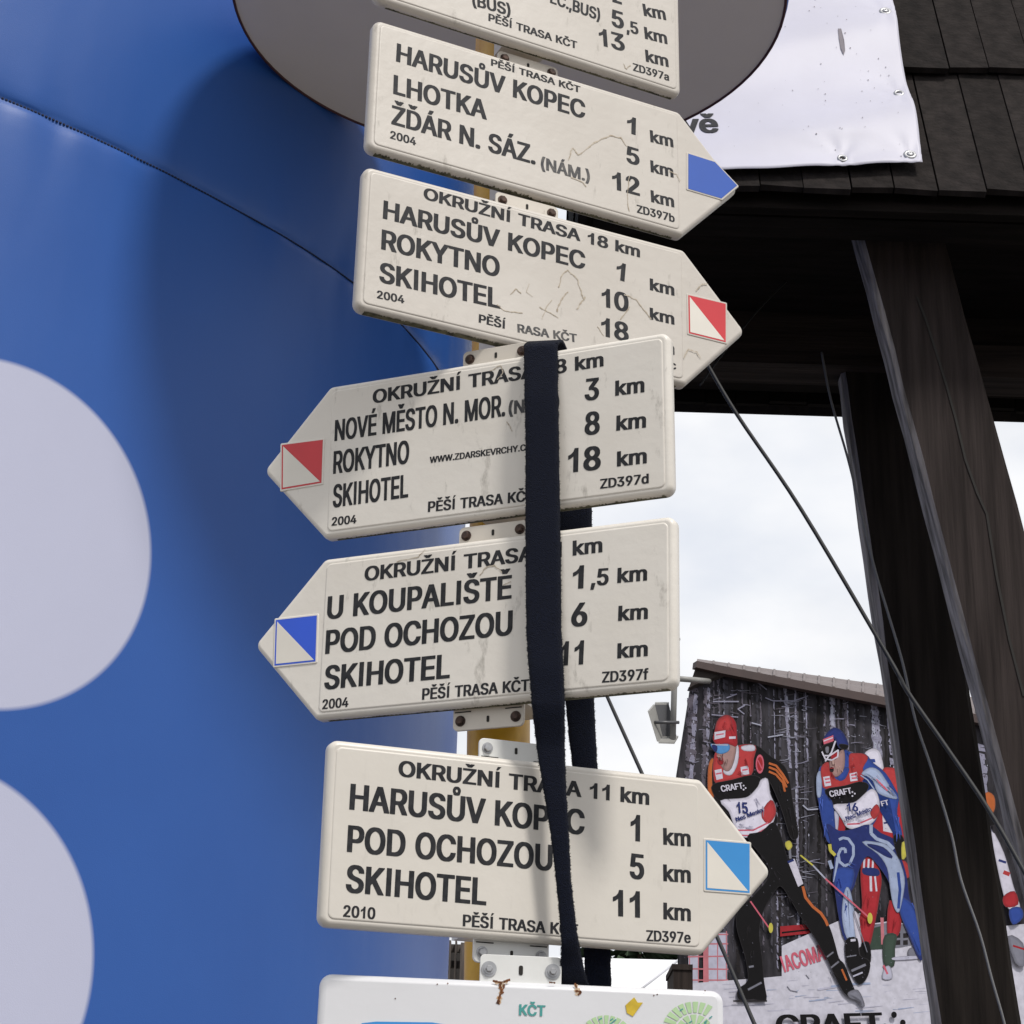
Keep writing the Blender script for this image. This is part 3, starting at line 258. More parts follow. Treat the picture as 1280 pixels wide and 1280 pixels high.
# ------------------------------------------------------------------ signpost
PX, PY = -.006, 2.328
pole = MB()
pole.tube([(PX-.024*(z-2.15), PY, z) for z in (0, .6, 1.2, 1.8, 2.4, 3.0, 3.5)], .0375, pole_m, 28)
pole.tube([(PX-.0324, PY, 3.5), (PX-.0324, PY, 3.508), (PX-.0324, PY, 3.515)], [.039, .039, .02], pole_m, 28)
pole.build('signpost', None, 'round ochre yellow metal pole that carries the stack of trail signs', 'pole')

def ribbon(mb, pl, pts, wpx, m, w=.0011):
    P = [pl.at(*p, w) for p in pts]
    for i in range(len(P)-1):
        t = (P[i+1]-P[i]).normalized(); s_ = pl.n.cross(t)
        k0 = wpx*.42*(.4+random.random())/FPX*2.3; k1 = wpx*.42*(.4+random.random())/FPX*2.3
        mb.add([P[i]-s_*k0, P[i+1]-s_*k1, P[i+1]+s_*k1, P[i]+s_*k0], [(0, 1, 2, 3)], m)

def make_sign(key, c, yaw, tilt, lean, H, W, T, right, label, material, texts, marker, brk, stains=(), dirt=1.0):
    C = Vector(c)+CAM
    yaw, tilt, lean = R_(yaw), R_(tilt), R_(lean)
    u0 = Vector((math.cos(yaw), math.sin(yaw), 0)); nb = Vector((math.sin(yaw), -math.cos(yaw), 0))
    v0 = Vector((0, 0, 1))*math.cos(lean)+nb*math.sin(lean)
    U = u0*math.cos(tilt)+v0*math.sin(tilt); V = -u0*math.sin(tilt)+v0*math.cos(tilt)
    pl = Plane(C, U, V)
    root = empty('direction_sign', C, label, 'sign', 'arrow signs stacked on the ochre pole')
    h, w2 = H/2, W/2; sg = 1 if right else -1
    if T: cor = [(-sg*w2, -h), (sg*w2, -h), (sg*(w2+T), 0), (sg*w2, h), (-sg*w2, h)]; rad = [.011, .010, .010, .010, .011]
    else: cor = [(-w2, -h), (w2, -h), (w2, h), (-w2, h)]; rad = .012
    if T and not right: rad = [rad[i] for i in (0, 1, 2, 3, 4)]
    # pressed plate with rounded rim
    mb = MB(); prof = [(0, .0058), (-.0006, .0038), (-.0022, .0017), (-.0046, .0004), (-.007, 0), (-.0145, 0), (-.016, .0012)]
    mb.loft([[pl.P(x, y, w) for x, y in rpoly(cor, rad, i)] for w, i in prof], material, True, True)
    mb.build('plate', root, fixn=True)
    # raised face panel and raised tip field
    mb = MB()
    join = sg*(w2-.004)
    if T: pc = [(-sg*(w2-.0075), -h+.0075), (join, -h+.0075), (join, h-.0075), (-sg*(w2-.0075), h-.0075)]
    else: pc = [(-w2+.0075, -h+.0075), (w2-.0075, -h+.0075), (w2-.0075, h-.0075), (-w2+.0075, h-.0075)]
    mb.loft([[pl.P(x, y, w) for x, y in rpoly(pc, .007, i)] for w, i in ((-.0004, 0), (.0004, .0003), (.0009, .0012), (.001, .0022))], material, False, True)
    mb.build('face_panel', root, fixn=True)
    if marker:
        q, kind, mm = marker
        Q = [pl.uv(pl.at(*p)) for p in q]
        cx = sum(a for a, _ in Q)/len(Q); cy = sum(b for _, b in Q)/len(Q)
        mb = MB()
        big = [(cx+(a-cx)*1.09, cy+(b-cy)*1.09) for a, b in Q]
        mb.loft([[pl.P(x, y, w) for x, y in rpoly(big, .002, i)] for w, i in ((-.0004, 0), (.0006, .0003), (.001, .001))], material, False, True)
        mb.build('tip_field', root, fixn=True)
        mb = MB(); E = lambda k, w, s=1: pl.P(cx+(Q[k][0]-cx)*s, cy+(Q[k][1]-cy)*s, w)
        if kind == 'full':
            mb.add([E(k, .0013) for k in range(len(Q))], [tuple(range(len(Q)))], mm)
        else:                              # white square split from top left to bottom right, outlined
            mb.add([E(k, .0012) for k in range(4)], [(0, 1, 2, 3)], mm)
            mb.add([E(k, .0014, .93) for k in (0, 2, 3)], [(0, 1, 2)], white_p)
        mb.build('trail_mark', root)
    for t in texts:
        s, p0, p1, cap = t[:4]; mi = t[4] if len(t) > 4 else ink
        text(pl, s, p0, p1, cap, mi, .0013).build('lettering', root)
    # bracket plate with bolts behind
    px, top, bot, silver = brk
    bm_ = plate_w if silver else plate
    bu = pl.uv(pl.at(px, (top[1] if top else bot[1])))[0]
    for kk, yy in (('t', top), ('b', bot)):
        if not yy: continue
        s_ = 1 if kk == 't' else -1
        v1 = s_*(h-.012); v2 = s_*(h+.0235)
        mb = MB(); cc = [(bu-.0435, min(v1, v2)), (bu+.0435, min(v1, v2)), (bu+.0435, max(v1, v2)), (bu-.0435, max(v1, v2))]
        mb.loft([[pl.P(x, y, w) for x, y in rpoly(cc, .006, i)] for w, i in ((-.0165, .0006), (-.0172, 0), (-.0198, 0), (-.0204, .0006))], bm_, True, True)
        br = mb.build('bracket', root, fixn=True)
        for sx in (-1, 1):
            b = MB(); q = pl.P(bu+sx*.034, s_*(h+.0125), -.0165)
            b.tube([q, q+pl.n*.0012], .0062, steel if silver else bolt_m, 18)
            b.loft([[q+pl.n*w+(pl.u*math.cos(a)+pl.v*math.sin(a))*r for a in [k*math.pi/3+.3 for k in range(6)]] for w, r in ((.0012, .0046), (.0040, .0046), (.0048, .0038))], steel if silver else bolt_m, True, True, False)
            b.build('bolt', br)
            b = MB(); q = pl.P(bu+sx*.031-.010, s_*(h+.0025)-.0004, -.0163)
            b.box(q, pl.u*.020, pl.v*.0012, pl.n*.0004, hole_m); b.build('slit_shade', br)
        b = MB(); b.prism([pl.P(bu+x, s_*(h+.0125)+y, -.0163) for x, y in rpoly([(-.0016, -.0036), (.0016, -.0036), (.0016, .0036), (-.0016, .0036)], .0012)], pl.n*.0004, hole_m)
        b.build('slot_shade', br)
    # core rail between plate and pole
    mb = MB()
    dd = (PY-.0376-(pl.P(bu, 0, -.0166)).y)/-pl.n.y; mb.box(pl.P(bu-.03, -h+.012, -.0166-dd), pl.u*.06, pl.v*(H-.024), pl.n*dd, bm_); mb.build('mounting_rail', root)
    # grime on the lower rim
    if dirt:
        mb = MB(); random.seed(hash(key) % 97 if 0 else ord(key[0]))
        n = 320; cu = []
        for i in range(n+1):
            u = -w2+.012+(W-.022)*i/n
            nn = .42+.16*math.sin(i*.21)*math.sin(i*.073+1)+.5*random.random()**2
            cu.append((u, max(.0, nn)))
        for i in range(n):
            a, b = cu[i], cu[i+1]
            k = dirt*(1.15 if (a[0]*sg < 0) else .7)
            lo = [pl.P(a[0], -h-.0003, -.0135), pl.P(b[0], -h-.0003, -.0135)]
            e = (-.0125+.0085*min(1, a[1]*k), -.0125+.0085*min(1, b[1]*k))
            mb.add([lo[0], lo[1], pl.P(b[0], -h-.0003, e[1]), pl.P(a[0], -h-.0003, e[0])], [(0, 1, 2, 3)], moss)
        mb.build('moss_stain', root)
    if stains:
        mb = MB(); random.seed(5)
        for pts, wpx in stains:
            # small-scale wiggle
            Pn = []
            for i in range(len(pts)-1):
                for k in range(4):
                    f = k/4; Pn.append((pts[i][0]*(1-f)+pts[i+1][0]*f+random.uniform(-.7, .7), pts[i][1]*(1-f)+pts[i+1][1]*f+random.uniform(-.7, .7)))
            Pn.append(pts[-1]); ribbon(mb, pl, Pn, wpx, crack_m, .00145)
        mb.build('stain', root, kind='stuff')
    return root, pl

def Z(ox, oy, s): return lambda *q: [(ox+a/s, oy+b/s) for a, b in q]
z1 = Z(430, 0, 2.4615); z2 = Z(430, 180, 2.4615); z3 = Z(310, 400, 2.2857); z4 = Z(300, 620, 2.2456); z5 = Z(380, 860, 2.1333)

make_sign('b', (.0096, 2.2324, 1.4098), 24.48, -.81, -3.25, .1966, .44, .0896, True,
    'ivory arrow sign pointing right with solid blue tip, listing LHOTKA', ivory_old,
    [('HARUSŮV KOPEC', (494.5, 77.2), (731, 149.5), 22), ('LHOTKA', (491, 117.8), (608, 150.5), 23), ('ŽĎÁR N. SÁZ.', (488.5, 155.6), (669, 206.6), 23),
     ('(NÁM.)', (675.5, 211.5), (737, 228.3), 14.5, ink_fade), ('2004', (487, 173.5), (519.5, 182.6), 9.5), ('PĚŠÍ TRASA KČT', (613.2, 82.4), (725, 116.8), 8),
     ('1', (783, 166), (794, 169.6), 20), ('5', (782.6, 203.5), (799, 208.2), 20), ('12', (765, 236.6), (799.5, 245.8), 21),
     ('km', (812.7, 178), (841.5, 185), 14), ('km', (813, 215.5), (841.5, 222.8), 14), ('km', (813.5, 253), (842.5, 260), 14),
     ('ZD397b', (795.6, 266.3), (843, 278.6), 9.5)],
    (z1((1058, 474), (1140, 500), (1208, 572), (1160, 612), (1058, 582)), 'full', blue_p), (667, (667, 70), None, False),
    [(z1((690, 492), (703, 455), (722, 478), (770, 440), (820, 415), (852, 424), (870, 450)), 2.2), (z1((878, 540), (872, 600), (878, 650)), 1.4),
     (z1((1000, 527), (1022, 535), (1035, 556)), 1.6), (z1((700, 545), (735, 560), (745, 575)), 1.8)])
make_sign('c', (.0112, 2.2101, 1.1838), 23.88, -.51, -1.78, .1966, .44, .0896, True,
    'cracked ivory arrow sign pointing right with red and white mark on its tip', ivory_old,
    [('OKRUŽNÍ TRASA 18 km', (528.7, 249), (799.5, 322.5), 14), ('HARUSŮV KOPEC', (478, 273.6), (731, 337.8), 22), ('ROKYTNO', (475.9, 312), (624, 347.4), 24),
     ('SKIHOTEL', (473.5, 352.9), (625, 386.6), 24), ('2004', (470.6, 373.2), (505, 380), 9.5), ('PĚŠÍ', (597.8, 403.5), (631.5, 411.8), 10), ('RASA KČT', (646.5, 415.8), (721, 428.8), 10, ink_fade),
     ('1', (769, 349), (780, 352.7), 21), ('10', (751.8, 383.4), (785.5, 391), 22), ('18', (751, 420), (785.5, 428), 22),
     ('km', (811.9, 363), (842.6, 370.4), 14), ('km', (811.9, 399.6), (842.6, 406.6), 14), ('km', (812, 437), (842.6, 444.2), 14), ('ZD397c', (795.6, 454.3), (845, 462.5), 9.5)],
    (z2((1058, 466), (1173, 493), (1173, 611), (1060, 583)), 'split', red_p), (666, (666, 240), None, False),
    [(z2((660, 440), (672, 400), (690, 388), (720, 420), (732, 462), (740, 480)), 2.0), (z2((655, 515), (668, 480), (690, 455)), 2.2), (z2((715, 510), (730, 488), (742, 470)), 2.2),
     (z2((512, 462), (530, 445), (545, 460)), 1.6), (z2((600, 500), (625, 515), (660, 535)), 1.8), (z2((610, 540), (622, 505), (640, 480)), 1.2), (z2((860, 462), (900, 480), (930, 520), (945, 540)), 2.0),
     (z2((850, 540), (870, 515), (880, 500)), 1.8), (z2((1085, 450), (1100, 432), (1118, 430)), 1.8), (z2((1045, 660), (1060, 632), (1085, 640), (1098, 660)), 1.8), (z2((470, 495), (500, 515), (550, 520)), 1.6),
     (z2((580, 470), (560, 455), (570, 430)), 1.1), (z2((780, 560), (800, 590)), 1.5)], dirt=1.7)
make_sign('e', (.0197, 2.1748, .4667), 21.09, 1.09, 1.92, .1966, .44, .0896, True,
    'lowest and cleanest arrow sign, pointing right with light blue and white mark', ivory,
    [('OKRUŽNÍ TRASA 11 km', (497.2, 970.4), (811, 1006.6), 19), ('HARUSŮV KOPEC', (436, 1012), (730, 1044), 31), ('POD OCHOZOU', (433, 1065), (690, 1089), 32),
     ('SKIHOTEL', (431.3, 1115.3), (607.3, 1132), 33), ('2010', (428.3, 1146), (468.5, 1149.4), 14), ('PĚŠÍ TRASA KČT', (577.8, 1157.8), (722, 1170), 14),
     ('1', (787.5, 1051), (799.5, 1052.2), 31), ('5', (786.4, 1098), (804.5, 1100), 30), ('11', (765.5, 1145), (799.5, 1147.4), 31),
     ('km', (828.6, 1056), (863, 1058.6), 20), ('km', (828.6, 1101.5), (863, 1104), 20), ('km', (828.6, 1149.2), (863, 1152), 20), ('ZD397e', (807.5, 1176.4), (863, 1179), 13)],
    (z5((1070, 406), (1187, 416), (1187, 547), (1070, 538)), 'split', sky_p), (652, (652, 935), (650, 1184), True), dirt=0)
make_sign('d', (-.0253, 2.1791, .9542), -23.87, -.02, 3.39, .1966, .44, .0896, False,
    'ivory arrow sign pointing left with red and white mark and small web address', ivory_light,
    [('OKRUŽNÍ TRASA 18 km', (466.2, 505), (755, 458.2), 16), ('NOVÉ MĚSTO N. MOR.', (418.5, 552), (632, 520.5), 25), ('(NÁM.)', (636, 519), (699.8, 510.3), 16, ink_fade),
     ('ROKYTNO', (416.8, 593), (511.8, 579.4), 27), ('WWW.ZDARSKEVRCHY.CZ', (537.5, 579.4), (664, 562.8), 7.5), ('SKIHOTEL', (416.3, 635), (510.8, 622), 27),
     ('2004', (415, 657.7), (446, 654.4), 10), ('PĚŠÍ TRASA KČT', (535.3, 640.6), (668, 626), 12.5),
     ('3', (731, 501.5), (749, 499.6), 26), ('8', (731, 544.6), (750, 542.6), 27), ('18', (710.3, 591.6), (751.4, 587), 28),
     ('km', (769.4, 495.4), (806, 490.6), 18), ('km', (770.7, 539), (808, 534.8), 18), ('km', (771.6, 583.8), (809, 579.4), 18), ('ZD397d', (750.6, 611.4), (811.4, 604.4), 11.5)],
    (z3((98, 358), (215, 342), (210, 467), (98, 485))[0:1] + z3((215, 343), (211, 466), (97, 485)), 'split', red_p), (613, (613, 435), None, False),
    [(z3((690, 145), (720, 130), (730, 150), (712, 170)), 1.6), (z3((740, 290), (755, 318)), 1.4)])
make_sign('f', (-.0202, 2.1744, .7271), -24.2, -.25, 1.39, .1966, .44, .0896, False,
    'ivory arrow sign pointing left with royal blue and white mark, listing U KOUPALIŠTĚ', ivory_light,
    [('OKRUŽNÍ TRASA 11 km', (455.9, 726.9), (753.5, 690.6), 17), ('U KOUPALIŠTĚ', (409, 774.6), (640, 748.5), 27), ('POD OCHOZOU', (406.9, 818), (641, 793.8), 28),
     ('SKIHOTEL', (405.5, 862.4), (562.7, 848), 28), ('2004', (403.3, 887), (436, 883.8), 11.5), ('PĚŠÍ TRASA KČT', (528, 875.2), (662, 863.8), 13.5),
     ('1', (716, 737), (729.7, 735.8), 27), (',5', (738.6, 733), (761, 731.3), 20), ('km', (772, 729.3), (809.3, 726), 18), ('6', (714.1, 784), (734.4, 782.5), 28),
     ('km', (773, 776.7), (810.2, 774), 18), ('11', (699, 832.6), (729.4, 830.8), 28), ('km', (772, 823.5), (810.2, 820.4), 18), ('ZD397f', (752.9, 853.8), (811, 849.6), 13)],
    (z4((102, 349), (217, 336), (213, 465), (98, 477)), 'split', blue_q), (609, (609, 660), (608, 900), False),
    [(z4((672, 222), (690, 200), (715, 195), (735, 215)), 1.8), (z4((740, 250), (760, 240)), 1.3), (z4((440, 185), (500, 170), (520, 150)), 1.4)])
make_sign('a', (.012, 2.2450, 1.6330), 25.2, -.9, -3.0, .1966, .44, .0896, False,
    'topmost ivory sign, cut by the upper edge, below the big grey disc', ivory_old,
    [('(BUS)', (590, 7.5), (638, 20.5), 14), ('EC.,BUS)', (687, 4), (749.5, 26.6), 14), ('PĚŠÍ TRASA KČT', (610, 26.6), (721, 62), 9),
     ('2', (765, 3), (777, 6.5), 20), ('5', (764.3, 33), (779.6, 37.6), 20), (',5', (782.6, 40.3), (798, 44.2), 14), ('13', (749, 57), (781, 65.3), 20),
     ('km', (804.6, 20.3), (832.5, 26), 14), ('km', (805.8, 49), (834, 56), 14), ('km', (807, 77.5), (835.5, 84.7), 14), ('ZD397a', (790.8, 88.8), (836, 101.8), 9)],
    None, (667, (667, -60), None, False), [(z1((860, 195), (868, 212), (882, 200)), 1.8)], dirt=.4)

# white information board at the bottom
bp_ = Plane(CAM+Vector((.0275, 2.165, .2238)), (math.cos(R_(5.17)), math.sin(R_(5.17)), 0), (0, 0, 1))
H, W = .20, .428
def board():
    root = empty('trail_board', bp_.o, 'white board below the arrow signs with rust runs and green shoe sole prints', 'sign')
    cor = [(-W/2, -H/2), (W/2, -H/2), (W/2, H/2), (-W/2, H/2)]
    mb = MB(); prof = [(0, .0075), (-.0008, .005), (-.003, .002), (-.006, .0005), (-.009, 0), (-.016, 0), (-.0175, .0012)]
    mb.loft([[bp_.P(x, y, w) for x, y in rpoly(cor, .013, i)] for w, i in prof], white_board, True, True); mb.build('plate', root, fixn=True)
    text(bp_, 'KČT', (648.5, 1269), (681.5, 1270.5), 13, ink_green, .0008).build('lettering', root)
    zz = Z(540, 1140, 3.0476)
    mb = MB(); P = zz((737, 355), (770, 325), (783, 345), (803, 345), (765, 398), (742, 385))
    mb.prism([bp_.at(*p, .0004) for p in P], bp_.n*.0005, yellow_p); mb.build('sticker', root)
    # shoe soles: leaf segments around a centre
    mb = MB()
    for cx, cy, rr in ((757, 1300, 31), (868, 1288, 36)):
        for ring, (r0, r1, n) in enumerate(((.62, 1.0, 26), (.12, .56, 13))):
            for k in range(n):
                a0 = 2*math.pi*k/n; a1 = a0+2*math.pi/n*.72
                ex = 1.12
                pp = [(cx+rr*ex*r*math.cos(a), cy-rr*r*math.sin(a)) for r, a in ((r0, a0), (r0, a1), (r1, a1), (r1, a0))]
                if max(p[0] for p in pp) > 896: continue
                mb.add([bp_.at(*p, .0006) for p in pp], [(0, 1, 2, 3)], green_p)
        for k in range(22):
            a = random.random()*6.28; r = random.uniform(.2, .9)*rr
            x, y = cx+r*math.cos(a), cy-r*math.sin(a)
            if x > 890: continue
            mb.add([bp_.at(x-2.4, y+.8, .0009), bp_.at(x+1.5, y-1.9, .0009), bp_.at(x+2.4, y-.8, .0009), bp_.at(x-1.5, y+1.9, .0009)], [(0, 1, 2, 3)], ink_green)
    mb.build('sole_print', root, kind='stuff')
    mb = MB(); mb.prism([bp_.at(*p, .0004) for p in ((452, 1279), (470, 1277), (540, 1278), (560, 1281), (560, 1300), (448, 1300))], bp_.n*.0003, sky_p); mb.build('blue_field', root)
    # rust runs
    halo = mat('rust_halo', (.46, .27, .12), .8, scale=90, col2=(.62, .50, .38))
    zz = Z(540, 1140, 3.0476); mb = MB(); random.seed(9)
    for P, wd in ((zz((238, 266), (262, 272), (290, 264)), 4.5), (zz((264, 270), (262, 300), (254, 352)), 6.5), (zz((548, 276), (556, 318)), 6)):
        Q = [(a[0]*(1-k/5)+b[0]*k/5+random.uniform(-.5, .5), a[1]*(1-k/5)+b[1]*k/5) for a, b in zip(P, P[1:]) for k in range(5)]+[P[-1]]
        ribbon(mb, bp_, Q, wd, halo, .0003)
    mb.build('rust_halo', root, kind='stuff'); mb = MB(); random.seed(3)
    for P, wd in ((zz((232, 262), (262, 268), (298, 258)), 2.6), (zz((262, 268), (258, 285), (268, 300), (258, 316), (250, 350)), 4.2), (zz((445, 268), (470, 270)), 2.0), (zz((545, 272), (552, 290)), 2.6), (zz((545, 300), (570, 304), (556, 316)), 3.2), (zz((275, 275), (272, 292)), 3)):
        Q = []
        for i in range(len(P)-1):
            for k in range(4): f = k/4; Q.append((P[i][0]*(1-f)+P[i+1][0]*f+random.uniform(-.6, .6), P[i][1]*(1-f)+P[i+1][1]*f+random.uniform(-.4, .4)))
        Q.append(P[-1]); ribbon(mb, bp_, Q, wd, rust, .0006)
    for x, y in zz((20, 275), (60, 272), (845, 318), (858, 314), (1040, 300), (-140, 330)):
        mb.add([bp_.at(x-1, y, .0005), bp_.at(x, y-1.2, .0005), bp_.at(x+1.1, y, .0005), bp_.at(x, y+1, .0005)], [(0, 1, 2, 3)], rust)
    mb.build('rust_run', root, kind='stuff')
    h = H/2; bu = bp_.uv(bp_.at(652, 1215))[0]
    mb = MB(); cc = [(bu-.0435, h-.02), (bu+.0435, h-.02), (bu+.0435, h+.028), (bu-.0435, h+.028)]
    mb.loft([[bp_.P(x, y, w) for x, y in rpoly(cc, .005, i)] for w, i in ((-.008, .0006), (-.0088, 0), (-.0112, 0), (-.012, .0006))], plate_w, True, True)
    br = mb.build('bracket', root, fixn=True)
    for sx in (-1, 1):
        b = MB(); q = bp_.P(bu+sx*.034, h+.0125, -.008)
        b.tube([q, q+bp_.n*.0012], .0082, steel, 20); b.tube([q+bp_.n*.0012, q+bp_.n*.0026], .0055, steel, 20)
        b.loft([[q+bp_.n*w+(bp_.u*math.cos(a)+bp_.v*math.sin(a))*r for a in [k*math.pi/3 for k in range(6)]] for w, r in ((.0026, .0038), (.005, .0038), (.0056, .003))], steel, True, True, False)
        b.build('bolt', br)
    b = MB(); b.prism([bp_.P(bu+x, h+.0125+y, -.0078) for x, y in rpoly([(-.0022, -.005), (.0022, -.005), (.0022, .005), (-.0022, .005)], .0018)], bp_.n*.0004, hole_m); b.build('slot_shade', br)
    mb = MB(); mb.box(bp_.P(bu-.03, -h+.012, -.12), bp_.u*.06, bp_.v*(H-.03), bp_.n*.102, plate_w); mb.build('mounting_rail', root)
board()

# ------------------------------------------------------------------ strap looped over the left-pointing signs
def strap():
    L_ = [(655, 431), (656, 500), (657, 560), (657, 640), (657, 700), (658, 790), (661, 835), (665, 880), (671, 935), (680, 990), (688, 1040), (694, 1090), (699, 1140), (702, 1180), (700, 1215), (700, 1240)]
    Rr = [(697, 429), (698, 500), (699, 560), (700, 640), (701, 700), (702, 790), (704, 835), (706, 880), (706, 935), (708, 990), (711, 1040), (713, 1090), (717, 1130), (722, 1170), (730, 1210), (738, 1240)]
    ys = [2.140, 2.134, 2.134, 2.134, 2.134, 2.132, 2.130, 2.132, 2.148, 2.150, 2.152, 2.155, 2.158, 2.162, 2.180, 2.20]
    # resample with slight fuzz at the edges
    root = empty('strap', frontal(2.14).at(680, 435), 'dark navy fleece strap hanging in a loop over the two left-pointing signs', 'strap')
    def band(Lp, Rp, Y, name):
        rows = []; random.seed(11); K = 14
        for i in range(len(Lp)-1):
            for k in range(K):
                f = k/K; f2 = f*f*(3-2*f)*.35+f*.65
                y = Y[i]*(1-f2)+Y[i+1]*f2
                a = frontal(y).at(Lp[i][0]*(1-f)+Lp[i+1][0]*f+random.uniform(-.45, .45), Lp[i][1]*(1-f)+Lp[i+1][1]*f)
                b = frontal(y).at(Rp[i][0]*(1-f)+Rp[i+1][0]*f+random.uniform(-.45, .45), Rp[i][1]*(1-f)+Rp[i+1][1]*f)
                rows.append((a, b, y))
        loops = []
        for a, b, y in rows:
            d = Vector((0, .0032, 0)); n = 7; lp = []
            for j in range(n): f = j/(n-1); bul = .0018*math.sin(math.pi*f)**.5; lp.append(a.lerp(b, f)-Vector((0, bul, 0)))
            for j in range(n)[::-1]: f = j/(n-1); lp.append(a.lerp(b, f)+d)
            loops.append(lp)
        mb = MB(); mb.loft(loops, velvet, True, True); mb.build(name, root, fixn=True)
        fz = MB()                          # loose fibres along both edges
        for a, b, y in rows:
            for e, sg in ((a, -1), (b, 1)):
                for _ in range(5):
                    p = e+Vector((0, random.uniform(-.001, .003), random.uniform(-.002, .002))); q = p+Vector((sg*random.uniform(.0005, .0016), random.uniform(-.001, .001), random.uniform(-.001, .001)))
                    fz.add([p+Vector((0, 0, .0003)), p-Vector((0, 0, .0003)), q], [(0, 1, 2)], velvet)
        fz.build('fibres', root, kind='stuff')
        return rows
    band(L_, Rr, ys, 'front_band')
    L2 = [(670, 436), (694, 520), (698, 640), (699, 760), (705, 850), (711, 920), (720, 990), (726, 1100), (730, 1190), (734, 1260)]
    R2 = [(708, 434), (735, 520), (740, 640), (741, 760), (741, 850), (745, 920), (748, 990), (756, 1100), (763, 1190), (765, 1260)]
    Y2 = [2.18, 2.222, 2.232, 2.24, 2.245, 2.25, 2.255, 2.258, 2.26, 2.26]
    band(L2, R2, Y2, 'rear_band')
    # fold over the top edge of the sign
    a0, b0 = frontal(2.140).at(655, 431), frontal(2.140).at(697, 429)
    a1, b1 = frontal(2.18).at(670, 436), frontal(2.18).at(708, 434)
    loops = []
    for k in range(9):
        f = k/8; h = .007*math.sin(math.pi*f)
        a = a0.lerp(a1, f)+Vector((0, 0, h)); b = b0.lerp(b1, f)+Vector((0, 0, h))
        loops.append([a-Vector((0, .0005, 0)), b-Vector((0, .0005, 0)), b-Vector((0, 0, .004)), a-Vector((0, 0, .004))])
    mb = MB(); mb.loft(loops, velvet, True, True); mb.build('fold', root, fixn=True)
strap()

